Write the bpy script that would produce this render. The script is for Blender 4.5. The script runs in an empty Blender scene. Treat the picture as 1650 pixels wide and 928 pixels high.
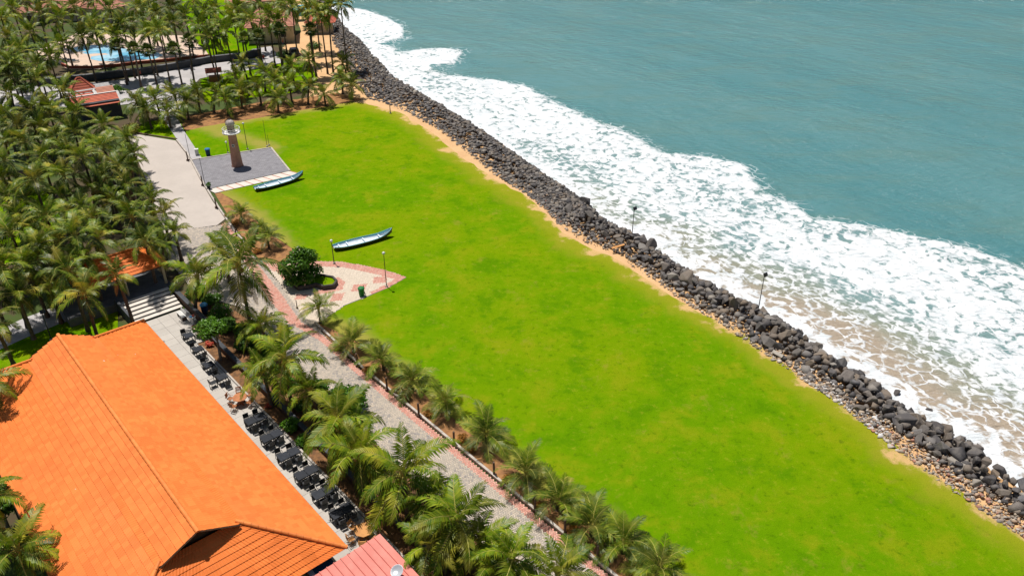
import bpy, bmesh, math, random
import numpy as np
from mathutils import Vector, Matrix, Euler
from mathutils.geometry import delaunay_2d_cdt
R = math.radians
random.seed(7); rng = np.random.default_rng(7)
SC = bpy.context.scene
COL = SC.collection

# ------------------------------------------------------------------ camera, sky, sun, exposure
F_PX, CAM_H = 1300.0, 45.0
PITCH = math.atan(769.0 / F_PX)
cam = bpy.data.cameras.new('camera'); camo = bpy.data.objects.new('camera', cam); COL.objects.link(camo)
cam.sensor_width = 36.0; cam.lens = F_PX / 1650.0 * 36.0; cam.clip_start = 0.5; cam.clip_end = 9000
camo.location = (0, 0, CAM_H); camo.rotation_euler = (R(90) - PITCH, 0, 0)
SC.camera = camo
SUN_EL, SUN_AZ = R(71), R(-38)          # high sun, ahead of the camera and a little to its left
W = bpy.data.worlds.new('World'); SC.world = W; W.use_nodes = True
wn = W.node_tree.nodes; wl = W.node_tree.links
sky = wn.new('ShaderNodeTexSky'); sky.sky_type = 'NISHITA'; sky.sun_disc = False
sky.sun_elevation = SUN_EL; sky.sun_rotation = SUN_AZ
wl.new(sky.outputs[0], wn['Background'].inputs[0]); wn['Background'].inputs[1].default_value = 0.052
sl = bpy.data.lights.new('sun', 'SUN'); sl.energy = 4.7; sl.angle = R(0.5); sl.color = (1.0, 0.955, 0.89)
so = bpy.data.objects.new('sun', sl); COL.objects.link(so); so.location = (0, 0, 120)
sd = Vector((math.sin(SUN_AZ) * math.cos(SUN_EL), math.cos(SUN_AZ) * math.cos(SUN_EL), math.sin(SUN_EL)))
so.rotation_euler = sd.to_track_quat('Z', 'Y').to_euler()
cy = SC.cycles; cy.max_bounces = 5; cy.diffuse_bounces = 2; cy.glossy_bounces = 2; cy.transmission_bounces = 2; cy.transparent_max_bounces = 4
vs = SC.view_settings
vs.view_transform = 'Standard'; vs.look = 'None'; vs.exposure = 0.08; vs.gamma = 1.0; vs.use_curve_mapping = False

# ------------------------------------------------------------------ coordinates
CP, SP = math.cos(PITCH), math.sin(PITCH)
def P(px, py, z=0.0):
    """Point of the place at height z that the photograph shows at (px, py)."""
    u, v = px - 825.0, py - 464.0
    t = (CAM_H - z) / (CP * v + F_PX * SP)
    return Vector((t * u, t * (F_PX * CP - v * SP), z))
ANG = R(-48.6)                                   # the shore, the promenade and the hall all run this way
EU = Vector((math.cos(ANG), math.sin(ANG), 0)); EW = Vector((-EU.y, EU.x, 0))
O0 = Vector((-37.8, 55.98, 0))
def UW(u, w, z=0.0): return O0 + EU * u + EW * w + Vector((0, 0, z))
def PXS(l, z=0.0): return [P(x, y, z) for x, y in l]

# ------------------------------------------------------------------ mesh builder and object helpers
class MB:
    def __init__(s): s.v = []; s.f = []; s.m = []
    def add(s, vs, fs, m=0):
        o = len(s.v); s.v += [tuple(p) for p in vs]
        for f in fs: s.f.append(tuple(i + o for i in f)); s.m.append(m)
        return s
    def box(s, c, d, m=0, rz=0.0, taper=1.0):
        x, y, z = d[0] / 2, d[1] / 2, d[2] / 2; cs, sn = math.cos(rz), math.sin(rz); vs = []
        for k, (zz, t) in enumerate(((-z, 1.0), (z, taper))):
            for a, b in ((-x, -y), (x, -y), (x, y), (-x, y)):
                a *= t; b *= t
                vs.append((c[0] + a * cs - b * sn, c[1] + a * sn + b * cs, c[2] + zz))
        return s.add(vs, [(3, 2, 1, 0), (4, 5, 6, 7), (0, 1, 5, 4), (1, 2, 6, 5), (2, 3, 7, 6), (3, 0, 4, 7)], m)
    def tube(s, pts, rad, n=6, m=0, cap=True):
        pts = [Vector(p) for p in pts]; rings = []
        if not hasattr(rad, '__len__'): rad = [rad] * len(pts)
        for i, p in enumerate(pts):
            d = (pts[min(i + 1, len(pts) - 1)] - pts[max(i - 1, 0)]).normalized()
            a = d.cross(Vector((0, 0, 1)) if abs(d.z) < 0.9 else Vector((1, 0, 0))).normalized(); b = d.cross(a)
            rings.append([p + (a * math.cos(2 * math.pi * k / n) + b * math.sin(2 * math.pi * k / n)) * rad[i] for k in range(n)])
        o = len(s.v)
        for r in rings: s.v += [tuple(q) for q in r]
        for i in range(len(pts) - 1):
            for k in range(n):
                k2 = (k + 1) % n
                s.f.append((o + i * n + k, o + i * n + k2, o + (i + 1) * n + k2, o + (i + 1) * n + k)); s.m.append(m)
        if cap:
            s.f.append(tuple(o + k for k in range(n))); s.m.append(m)
            s.f.append(tuple(o + (len(pts) - 1) * n + k for k in reversed(range(n)))); s.m.append(m)
        return s
    def lathe(s, prof, n=16, m=0, c=(0, 0, 0)):
        o = len(s.v)
        for r, z in prof:
            for k in range(n):
                a = 2 * math.pi * k / n; s.v.append((c[0] + r * math.cos(a), c[1] + r * math.sin(a), c[2] + z))
        for i in range(len(prof) - 1):
            for k in range(n):
                k2 = (k + 1) % n
                s.f.append((o + i * n + k, o + i * n + k2, o + (i + 1) * n + k2, o + (i + 1) * n + k)); s.m.append(m)
        s.f.append(tuple(o + k for k in reversed(range(n)))); s.m.append(m)
        s.f.append(tuple(o + (len(prof) - 1) * n + k for k in range(n))); s.m.append(m)
        return s
    def prism(s, poly, z0, z1, m=0):
        n = len(poly); vs = [(p[0], p[1], z0) for p in poly] + [(p[0], p[1], z1) for p in poly]
        a = sum(poly[i][0] * poly[(i + 1) % n][1] - poly[(i + 1) % n][0] * poly[i][1] for i in range(n))
        fs = [tuple(range(n, 2 * n)), tuple(reversed(range(n)))] + [(i, (i + 1) % n, (i + 1) % n + n, i + n) for i in range(n)]
        if a < 0: fs = [tuple(reversed(f)) for f in fs]
        return s.add(vs, fs, m)
    def mesh(s, name, mats, smooth=False, bev=0.0):
        me = bpy.data.meshes.new(name); me.from_pydata(s.v, [], s.f)
        for m in (mats if isinstance(mats, (list, tuple)) else [mats]): me.materials.append(m)
        me.polygons.foreach_set('material_index', s.m)
        if bev:
            bm = bmesh.new(); bm.from_mesh(me)
            bmesh.ops.bevel(bm, geom=list(bm.edges), offset=bev, segments=1, affect='EDGES', profile=0.5, clamp_overlap=True)
            bm.to_mesh(me); bm.free()
        if smooth: me.polygons.foreach_set('use_smooth', [True] * len(me.polygons))
        me.update(); return me
    def obj(s, name, mats, parent=None, smooth=False, bev=0.0):
        return mk(name, s.mesh(name, mats, smooth, bev), parent)
def mk(name, data, parent=None):
    o = bpy.data.objects.new(name, data); COL.objects.link(o)
    if parent: o.parent = parent
    return o
def tag(o, label, cat, group=None):
    o['label'] = label; o['category'] = cat
    if group: o['group'] = group
    return o
def thing(name, label, cat, loc=(0, 0, 0), rz=0.0, group=None, sc=1.0):
    o = bpy.data.objects.new(name, None); COL.objects.link(o); o.empty_display_size = 0.2
    o.location = loc; o.rotation_euler = (0, 0, rz); o.scale = (sc, sc, sc)
    return tag(o, label, cat, group)
def struct(o, kind='structure'): o['kind'] = kind; return o
def dup(root, loc, rz, label, group=None, sc=None):
    def cp(o, par):
        c = o.copy(); COL.objects.link(c)
        if par: c.parent = par
        for ch in kids.get(o.name, []): cp(ch, c)
        return c
    kids = {}
    def walk(o):
        kids[o.name] = list(o.children)
        for ch in o.children: walk(ch)
    walk(root); r = cp(root, None)
    r.location = loc; r.rotation_euler = (0, 0, rz); r['label'] = label
    if group: r['group'] = group
    if sc: r.scale = (sc, sc, sc)
    return r
ORD = ['zeroth', 'first', 'second', 'third', 'fourth', 'fifth', 'sixth', 'seventh', 'eighth', 'ninth', 'tenth', 'eleventh', 'twelfth', 'thirteenth',
       'fourteenth', 'fifteenth', 'sixteenth', 'seventeenth', 'eighteenth', 'nineteenth', 'twentieth', 'twenty-first', 'twenty-second', 'twenty-third', 'twenty-fourth', 'twenty-fifth', 'twenty-sixth', 'twenty-seventh', 'twenty-eighth']

# ------------------------------------------------------------------ materials
def nt(name):
    m = bpy.data.materials.new(name); m.use_nodes = True
    t = m.node_tree; return m, t.nodes, t.links, t.nodes['Principled BSDF']
def rgba(c): return (c[0], c[1], c[2], 1.0)
def N(ns, typ, **kw):
    n = ns.new(typ)
    for k, v in kw.items(): setattr(n, k, v)
    return n
def mth(ns, ls, op, a, b=None, c=None, clamp=False):
    n = ns.new('ShaderNodeMath'); n.operation = op; n.use_clamp = clamp
    for i, x in enumerate((a, b, c)):
        if x is None: continue
        if isinstance(x, (int, float)): n.inputs[i].default_value = x
        else: ls.new(x, n.inputs[i])
    return n.outputs[0]
def mixc(ns, ls, fac, a, b, mode='MIX'):
    n = ns.new('ShaderNodeMix'); n.data_type = 'RGBA'; n.blend_type = mode; n.clamp_factor = True
    for s, x in ((n.inputs[0], fac), (n.inputs[6], a), (n.inputs[7], b)):
        if isinstance(x, (int, float)): s.default_value = x
        elif isinstance(x, (tuple, list)): s.default_value = rgba(x)
        else: ls.new(x, s)
    return n.outputs[2]
def smooth(ns, ls, x, a, b, o0=0.0, o1=1.0):
    n = ns.new('ShaderNodeMapRange'); n.interpolation_type = 'SMOOTHSTEP'
    ls.new(x, n.inputs[0])
    for i, v in ((1, a), (2, b), (3, o0), (4, o1)):
        if isinstance(v, (int, float)): n.inputs[i].default_value = v
        else: ls.new(v, n.inputs[i])
    return n.outputs[0]
def noise(ns, ls, vec, scale, detail=3.0, rough=0.55, dist=0.0):
    n = ns.new('ShaderNodeTexNoise'); n.inputs['Scale'].default_value = scale; n.inputs['Detail'].default_value = detail
    n.inputs['Roughness'].default_value = rough; n.inputs['Distortion'].default_value = dist
    if vec is not None: ls.new(vec, n.inputs['Vector'])
    return n
def pos(ns): return ns.new('ShaderNodeNewGeometry').outputs['Position']
def attr(ns, name): a = ns.new('ShaderNodeAttribute'); a.attribute_name = name; return a
def bump(ns, ls, b, h, strength=0.3, dist=0.02):
    n = ns.new('ShaderNodeBump'); n.inputs['Strength'].default_value = strength; n.inputs['Distance'].default_value = dist
    ls.new(h, n.inputs['Height']); ls.new(n.outputs[0], b.inputs['Normal']); return n
def pmat(name, c1, c2=None, sc=2.0, rough=0.75, bmp=0.25, bsc=None, rand=0.0, spec=0.3, dirt=None, metal=0.0):
    """Plain surface: two-tone noise, fine grain, optional per-object tint and darker blotches."""
    m, ns, ls, b = nt(name)
    c2 = c2 or tuple(x * 0.78 for x in c1)
    p = pos(ns)
    n1 = noise(ns, ls, p, sc, 4, 0.6)
    col = mixc(ns, ls, smooth(ns, ls, n1.outputs[0], 0.35, 0.65), c1, c2)
    n2 = noise(ns, ls, p, sc * 9, 3, 0.6)
    col = mixc(ns, ls, mth(ns, ls, 'MULTIPLY', n2.outputs[0], 0.35), col, tuple(x * 0.6 for x in c1))
    if dirt:
        n3 = noise(ns, ls, p, sc * 0.37, 5, 0.65, 0.6)
        col = mixc(ns, ls, smooth(ns, ls, n3.outputs[0], 0.52, 0.7, 0.0, 0.6), col, dirt)
    if rand:
        oi = ns.new('ShaderNodeObjectInfo')
        col = mixc(ns, ls, 1.0, col, mixc(ns, ls, oi.outputs['Random'], (1 - rand,) * 3, (1 + rand,) * 3), 'MULTIPLY')
    ls.new(col, b.inputs['Base Color']); b.inputs['Roughness'].default_value = rough
    b.inputs['Specular IOR Level'].default_value = spec; b.inputs['Metallic'].default_value = metal
    if bmp: bump(ns, ls, b, noise(ns, ls, p, bsc or sc * 8, 4, 0.6).outputs[0], bmp, 0.02)
    return m
def tilemat(name, c1, c2, var=0.13, rough=0.62):
    m, ns, ls, b = nt(name); p = pos(ns); mp = N(ns, 'ShaderNodeMapping'); mp.vector_type = 'POINT'
    mp.inputs['Rotation'].default_value = (0, 0, -ANG); mp.inputs['Scale'].default_value = (1, 1, 0); ls.new(p, mp.inputs[0])
    sn = N(ns, 'ShaderNodeVectorMath', operation='SNAP'); ls.new(mp.outputs[0], sn.inputs[0]); sn.inputs[1].default_value = (0.42, 0.9, 1)
    oi = ns.new('ShaderNodeObjectInfo'); wn_ = N(ns, 'ShaderNodeTexWhiteNoise', noise_dimensions='4D'); ls.new(sn.outputs[0], wn_.inputs['Vector']); ls.new(oi.outputs['Random'], wn_.inputs['W'])
    n1 = noise(ns, ls, p, 0.35, 4, 0.6).outputs[0]
    col = mixc(ns, ls, smooth(ns, ls, n1, 0.35, 0.65), c1, c2)
    k = mixc(ns, ls, wn_.outputs['Value'], (1 - var,) * 3, (1 + var * 0.6, 1 + var * 0.9, 1 + var * 2.5)); col = mixc(ns, ls, 1.0, col, k, 'MULTIPLY')
    n2 = noise(ns, ls, p, 0.9, 5, 0.65, 0.5).outputs[0]; col = mixc(ns, ls, smooth(ns, ls, n2, 0.58, 0.75, 0, 0.35), col, tuple(x * 0.72 for x in c1))
    spk = noise(ns, ls, p, 1.1, 1).outputs[0]; col = mixc(ns, ls, smooth(ns, ls, spk, 0.795, 0.81), col, (0.7, 0.62, 0.55))
    ls.new(col, b.inputs['Base Color']); b.inputs['Roughness'].default_value = rough; b.inputs['Specular IOR Level'].default_value = 0.3
    bump(ns, ls, b, noise(ns, ls, p, 18, 4).outputs[0], 0.25, 0.02); return m
def leafmat(name, c1, c2, tip=None, rough=0.42, trans=0.25, rand=0.35):
    m, ns, ls, b = nt(name)
    g = ns.new('ShaderNodeNewGeometry'); oi = ns.new('ShaderNodeObjectInfo')
    col = mixc(ns, ls, g.outputs['Random Per Island'], c1, c2)
    if tip:
        n = noise(ns, ls, g.outputs['Position'], 0.45, 2)
        col = mixc(ns, ls, smooth(ns, ls, n.outputs[0], 0.5, 0.72, 0, 0.75), col, tip)
    col = mixc(ns, ls, 1.0, col, mixc(ns, ls, oi.outputs['Random'], (1 - rand, 1 - rand, 1 - rand), (1 + rand, 1 + rand * 0.75, 1 - rand * 0.2)), 'MULTIPLY')
    ls.new(col, b.inputs['Base Color']); b.inputs['Roughness'].default_value = rough; b.inputs['Specular IOR Level'].default_value = 0.28
    tr = ns.new('ShaderNodeBsdfTranslucent'); ls.new(col, tr.inputs[0])
    mx = ns.new('ShaderNodeMixShader'); mx.inputs[0].default_value = trans
    ls.new(b.outputs[0], mx.inputs[1]); ls.new(tr.outputs[0], mx.inputs[2]); ls.new(mx.outputs[0], ns['Material Output'].inputs[0])
    return m
M = {}
M['palm'] = leafmat('palm leaf', (0.075, 0.165, 0.007), (0.23, 0.30, 0.016), (0.40, 0.37, 0.06), 0.45, 0.28, 0.5)
M['palm_far'] = leafmat('palm leaf grove', (0.048, 0.112, 0.006), (0.185, 0.245, 0.018), (0.42, 0.36, 0.07), 0.45, 0.22, 0.6)
M['palm_young'] = leafmat('young palm leaf', (0.065, 0.14, 0.010), (0.20, 0.245, 0.025), (0.38, 0.34, 0.10), 0.45, 0.26, 0.5)
M['fan'] = leafmat('fan palm leaf', (0.05, 0.09, 0.012), (0.10, 0.14, 0.022), None, 0.45, 0.15)
M['rachis'] = pmat('palm midrib', (0.48, 0.46, 0.10), (0.40, 0.34, 0.09), 3, 0.5, 0)
M['dead'] = leafmat('dry palm frond', (0.22, 0.13, 0.05), (0.30, 0.19, 0.08), None, 0.7, 0.1)
M['trunk'] = pmat('palm bark', (0.16, 0.12, 0.09), (0.09, 0.065, 0.05), 3, 0.9, 0.6, 14, 0.25, 0.1)
M['coconut'] = pmat('coconut', (0.28, 0.22, 0.05), (0.30, 0.14, 0.03), 4, 0.5, 0.1)
M['leaf'] = leafmat('shrub leaf', (0.05, 0.14, 0.008), (0.115, 0.26, 0.014), None, 0.4, 0.25, 0.2)
M['leaf_dark'] = leafmat('tree leaf', (0.035, 0.10, 0.010), (0.09, 0.20, 0.016), None, 0.4, 0.25, 0.2)
M['leaf_orange'] = leafmat('orange shrub leaf', (0.42, 0.17, 0.03), (0.30, 0.16, 0.03), None, 0.6, 0.2, 0.2)
M['leaf_yellow'] = leafmat('yellow shrub leaf', (0.30, 0.26, 0.02), (0.16, 0.18, 0.02), None, 0.5, 0.2, 0.2)
M['flower'] = leafmat('pale pink blossom', (0.75, 0.48, 0.36), (0.8, 0.62, 0.5), None, 0.6, 0.2, 0.1)
M['flower_red'] = leafmat('red blossom', (0.55, 0.06, 0.03), (0.6, 0.15, 0.1), None, 0.6, 0.2, 0.1)
M['bark'] = pmat('pale bark', (0.26, 0.21, 0.17), (0.17, 0.13, 0.10), 4, 0.9, 0.5, 12)
M['soil'] = pmat('orange soil', (0.40, 0.20, 0.075), (0.24, 0.115, 0.05), 1.4, 0.95, 0.7, 9, dirt=(0.13, 0.065, 0.03))
M['litter'] = pmat('soil with dry leaves', (0.28, 0.135, 0.055), (0.13, 0.07, 0.035), 2.2, 0.95, 0.9, 11, dirt=(0.06, 0.035, 0.02))
M['asphalt'] = pmat('beige road', (0.535, 0.47, 0.415), (0.49, 0.43, 0.38), 0.25, 0.9, 0.15, 30, dirt=(0.45, 0.40, 0.355))
M['greyroad'] = pmat('grey concrete road', (0.50, 0.47, 0.46), (0.42, 0.40, 0.40), 0.3, 0.9, 0.2, 20, dirt=(0.34, 0.32, 0.31))
M['concrete'] = pmat('terrace slab', (0.52, 0.48, 0.43), (0.47, 0.43, 0.385), 0.5, 0.85, 0.2, 25, 0.06)
M['kerb'] = pmat('pale kerb', (0.55, 0.49, 0.43), (0.42, 0.37, 0.32), 1.5, 0.9, 0.4, 18)
M['white'] = pmat('white paint', (0.78, 0.77, 0.74), (0.68, 0.66, 0.62), 2, 0.6, 0.15)
M['cream'] = pmat('cream wall', (0.62, 0.53, 0.36), (0.52, 0.43, 0.29), 0.8, 0.9, 0.2, 12, dirt=(0.36, 0.30, 0.22))
M['darkwall'] = pmat('dark and shade-toned wall', (0.085, 0.09, 0.10), (0.055, 0.06, 0.068), 0.8, 0.85, 0.4, 10)  # its darkness also stands for shade on the risers and boundary wall
M['walltop'] = pmat('grey coping', (0.17, 0.17, 0.175), (0.12, 0.12, 0.125), 1.0, 0.85, 0.3, 12)
M['brownwall'] = pmat('brown low wall', (0.13, 0.075, 0.05), (0.09, 0.055, 0.04), 1, 0.85, 0.3, 10)
M['redbrick'] = pmat('red deck wall', (0.36, 0.085, 0.05), (0.26, 0.07, 0.04), 1, 0.85, 0.4, 8)
M['black'] = pmat('black woven resin', (0.018, 0.019, 0.022), (0.030, 0.032, 0.037), 6, 0.45, 0.5, 60, 0.2, 0.4)
M['blacktop'] = pmat('black table top', (0.014, 0.017, 0.025), (0.022, 0.026, 0.036), 4, 0.6, 0.3, 40, 0.25, 0.25)
M['tread'] = pmat('pale step tread', (0.72, 0.66, 0.58), (0.64, 0.58, 0.51), 1.5, 0.85, 0.3, 20)
M['wood'] = pmat('orange teak', (0.58, 0.27, 0.075), (0.46, 0.20, 0.055), 3, 0.55, 0.3, 30, 0.15)
M['woodred'] = pmat('red-brown teak', (0.50, 0.19, 0.07), (0.36, 0.13, 0.05), 3, 0.55, 0.3, 30, 0.15)
M['post'] = pmat('weathered wood post', (0.15, 0.095, 0.065), (0.09, 0.06, 0.045), 5, 0.9, 0.6, 25, 0.2)
M['metal'] = pmat('dark lamp metal', (0.05, 0.05, 0.052), (0.03, 0.03, 0.032), 4, 0.5, 0.1, 20)
M['greymetal'] = pmat('grey lamp metal', (0.20, 0.21, 0.22), (0.15, 0.155, 0.16), 4, 0.45, 0.1, 20)
M['globe'] = pmat('lamp glass', (0.8, 0.79, 0.75), (0.72, 0.72, 0.7), 4, 0.2, 0)
M['bluebin'] = pmat('blue plastic', (0.035, 0.20, 0.42), (0.03, 0.16, 0.35), 3, 0.45, 0.1)
M['bluebindark'] = pmat('dark blue plastic', (0.012, 0.05, 0.13), (0.012, 0.04, 0.10), 3, 0.5, 0.1)
M['greenbin'] = pmat('green plastic', (0.02, 0.20, 0.045), (0.015, 0.15, 0.035), 3, 0.45, 0.1)
M['boatblue'] = pmat('turquoise boat paint', (0.16, 0.48, 0.58), (0.22, 0.54, 0.62), 2.0, 0.5, 0.2, 15, dirt=(0.42, 0.52, 0.55))
M['boatwhite'] = pmat('pale boat floor', (0.72, 0.78, 0.84), (0.60, 0.70, 0.78), 2.2, 0.6, 0.3, 15, dirt=(0.45, 0.52, 0.56))
M['boathull'] = pmat('brown boat planks', (0.22, 0.135, 0.085), (0.13, 0.085, 0.06), 2.5, 0.8, 0.5, 15)
M['tower'] = None
M['lantern'] = pmat('tan lantern', (0.42, 0.33, 0.26), (0.34, 0.27, 0.21), 2, 0.8, 0.2)
M['dome'] = pmat('pale dome', (0.58, 0.50, 0.45), (0.40, 0.34, 0.31), 2, 0.7, 0.2)
M['glass'] = pmat('dark window glass', (0.02, 0.025, 0.03), (0.03, 0.035, 0.04), 1, 0.08, 0, spec=0.6)
M['pool'] = None
M['deck'] = pmat('pool deck tile', (0.66, 0.50, 0.39), (0.60, 0.45, 0.35), 0.6, 0.8, 0.2, 12)
M['redtile'] = pmat('salmon roof tile', (0.60, 0.155, 0.085), (0.48, 0.12, 0.075), 1.1, 0.75, 0.3, 10, 0.06, dirt=(0.36, 0.16, 0.12))
M['pinktile'] = pmat('faded pink roof tile', (0.56, 0.25, 0.165), (0.48, 0.22, 0.15), 0.9, 0.8, 0.3, 10, 0.10, dirt=(0.40, 0.25, 0.19))
M['orange'] = tilemat('orange roof tile', (0.84, 0.205, 0.032), (0.77, 0.180, 0.027))
M['orange_ridge'] = pmat('orange ridge tile', (0.88, 0.27, 0.06), (0.76, 0.20, 0.04), 1.2, 0.6, 0.25, 18, 0.08)
M['soffit'] = pmat('dark roof timber', (0.12, 0.055, 0.025), (0.08, 0.04, 0.02), 2, 0.85, 0.2)
M['redmetal'] = pmat('faded red sheet metal', (0.74, 0.235, 0.185), (0.66, 0.19, 0.15), 1.0, 0.5, 0.1, 15, 0.06, dirt=(0.62, 0.22, 0.17))
M['bluepanel'] = pmat('blue canopy sheet', (0.035, 0.095, 0.19), (0.045, 0.11, 0.20), 2, 0.4, 0.15, 20)
M['greybox'] = pmat('grey unit casing', (0.22, 0.22, 0.215), (0.17, 0.17, 0.165), 2, 0.6, 0.15)
M['silver'] = pmat('pale metal dish', (0.62, 0.64, 0.66), (0.55, 0.57, 0.6), 2, 0.35, 0.1, metal=0.3)
M['sheetblue'] = pmat('blue-grey roof sheet', (0.36, 0.42, 0.46), (0.30, 0.35, 0.39), 1, 0.5, 0.15)
M['turq'] = pmat('turquoise tarpaulin', (0.12, 0.48, 0.55), (0.10, 0.40, 0.46), 1, 0.6, 0.3, 4)
M['carpaint'] = pmat('dark car paint', (0.02, 0.023, 0.03), (0.02, 0.022, 0.028), 1, 0.25, 0, spec=0.6)
M['rubber'] = pmat('tyre rubber', (0.02, 0.02, 0.02), (0.03, 0.03, 0.03), 4, 0.9, 0.2)
M['skin'] = pmat('skin', (0.26, 0.14, 0.09), (0.24, 0.13, 0.08), 4, 0.6, 0)
M['terracotta'] = pmat('terracotta pot', (0.40, 0.15, 0.08), (0.32, 0.12, 0.07), 3, 0.8, 0.3)
M['planter'] = pmat('dark planter stone', (0.085, 0.075, 0.07), (0.055, 0.05, 0.047), 2, 0.85, 0.5, 12)
M['cloth_lounger'] = pmat('dark lounger mesh', (0.03, 0.045, 0.055), (0.04, 0.055, 0.065), 4, 0.7, 0.2)
M['driftwood'] = pmat('grey driftwood', (0.30, 0.26, 0.22), (0.20, 0.17, 0.14), 3, 0.9, 0.6, 14)

def grassmat(name, edge=True):
    m, ns, ls, b = nt(name); p = pos(ns)
    big = noise(ns, ls, p, 0.045, 3, 0.5, 0.4).outputs[0]
    mid = noise(ns, ls, p, 0.24, 8, 0.66, 0.15).outputs[0]
    mp = N(ns, 'ShaderNodeMapping'); mp.inputs['Rotation'].default_value = (0, 0, R(35)); mp.inputs['Scale'].default_value = (1, 0.35, 1); ls.new(p, mp.inputs[0])
    fin = noise(ns, ls, p, 1.3, 8, 0.78, 0.1).outputs[0]
    spk = noise(ns, ls, p, 8.0, 5, 0.8).outputs[0]
    col = mixc(ns, ls, smooth(ns, ls, big, 0.35, 0.68), (0.112, 0.250, 0.0015), (0.172, 0.272, 0.002))
    col = mixc(ns, ls, smooth(ns, ls, mid, 0.485, 0.66, 0, 0.75), col, (0.225, 0.270, 0.006))
    col = mixc(ns, ls, smooth(ns, ls, mid, 0.485, 0.35, 0, 0.8), col, (0.080, 0.205, 0.0015))
    col = mixc(ns, ls, smooth(ns, ls, fin, 0.53, 0.68, 0, 0.7), col, (0.26, 0.30, 0.014))
    col = mixc(ns, ls, smooth(ns, ls, fin, 0.47, 0.34, 0, 0.75), col, (0.070, 0.155, 0.002))
    col = mixc(ns, ls, smooth(ns, ls, spk, 0.48, 0.75, 0, 0.5), col, (0.085, 0.155, 0.003))
    dry = noise(ns, ls, p, 0.33, 8, 0.75, 0.1).outputs[0]
    col = mixc(ns, ls, smooth(ns, ls, dry, 0.56, 0.70, 0, 0.55), col, (0.27, 0.235, 0.03))
    spots = noise(ns, ls, p, 0.75, 2, 0.5).outputs[0]
    col = mixc(ns, ls, smooth(ns, ls, spots, 0.72, 0.80, 0, 0.6), col, (0.09, 0.13, 0.006))
    if edge:
        d = attr(ns, 'edge').outputs['Fac']
        e = mth(ns, ls, 'ADD', d, mth(ns, ls, 'MULTIPLY', mth(ns, ls, 'SUBTRACT', mid, 0.5), 9.0))
        e = mth(ns, ls, 'ADD', e, mth(ns, ls, 'MULTIPLY', mth(ns, ls, 'SUBTRACT', fin, 0.5), 1.6))
        col = mixc(ns, ls, smooth(ns, ls, e, 4.0, 0.8, 0, 0.75), col, (0.30, 0.285, 0.02))
        col = mixc(ns, ls, smooth(ns, ls, e, 1.0, -0.2, 0, 1.0), col, (0.60, 0.39, 0.17))
        d2 = attr(ns, 'soil').outputs['Fac']
        e2 = mth(ns, ls, 'ADD', d2, mth(ns, ls, 'MULTIPLY', mth(ns, ls, 'SUBTRACT', mid, 0.5), 7.0))
        e2 = mth(ns, ls, 'ADD', e2, mth(ns, ls, 'MULTIPLY', mth(ns, ls, 'SUBTRACT', fin, 0.5), 1.5))
        col = mixc(ns, ls, smooth(ns, ls, e2, 3.2, 0.4, 0, 0.85), col, (0.33, 0.285, 0.06))
    ls.new(col, b.inputs['Base Color']); b.inputs['Roughness'].default_value = 1.0; b.inputs['Specular IOR Level'].default_value = 0.0
    bump(ns, ls, b, mth(ns, ls, 'ADD', spk, fin), 0.8, 0.09)
    return m
M['lawn'] = grassmat('mown lawn grass'); M['grass'] = grassmat('garden grass', False)
def sandmat():
    m, ns, ls, b = nt('beach sand'); p = pos(ns)
    n1 = noise(ns, ls, p, 0.35, 5, 0.6).outputs[0]; n2 = noise(ns, ls, p, 6, 4, 0.7).outputs[0]
    col = mixc(ns, ls, smooth(ns, ls, n1, 0.35, 0.68), (0.66, 0.41, 0.20), (0.58, 0.345, 0.16))
    col = mixc(ns, ls, smooth(ns, ls, n2, 0.5, 0.75, 0, 0.5), col, (0.40, 0.25, 0.13))
    z = N(ns, 'ShaderNodeSeparateXYZ'); ls.new(p, z.inputs[0])
    col = mixc(ns, ls, smooth(ns, ls, z.outputs[2], -0.6, -1.1, 0, 0.8), col, (0.36, 0.20, 0.075))   # wet sand
    ls.new(col, b.inputs['Base Color']); b.inputs['Roughness'].default_value = 0.9; bump(ns, ls, b, n2, 0.5, 0.04)
    return m
M['sand'] = sandmat()
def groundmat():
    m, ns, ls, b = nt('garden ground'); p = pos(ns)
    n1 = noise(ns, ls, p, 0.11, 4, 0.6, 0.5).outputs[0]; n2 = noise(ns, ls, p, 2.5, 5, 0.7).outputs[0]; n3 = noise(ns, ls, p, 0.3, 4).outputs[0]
    col = mixc(ns, ls, smooth(ns, ls, n1, 0.46, 0.56), (0.045, 0.075, 0.006), (0.075, 0.05, 0.022))  # dark litter soil, darkened further to paint in shade between the palms
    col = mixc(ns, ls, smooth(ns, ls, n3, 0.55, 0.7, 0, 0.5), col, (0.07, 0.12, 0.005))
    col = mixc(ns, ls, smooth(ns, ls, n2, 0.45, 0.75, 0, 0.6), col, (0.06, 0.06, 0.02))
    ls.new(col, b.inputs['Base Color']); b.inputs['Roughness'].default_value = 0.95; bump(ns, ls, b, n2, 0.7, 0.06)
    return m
M['ground'] = groundmat()
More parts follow.
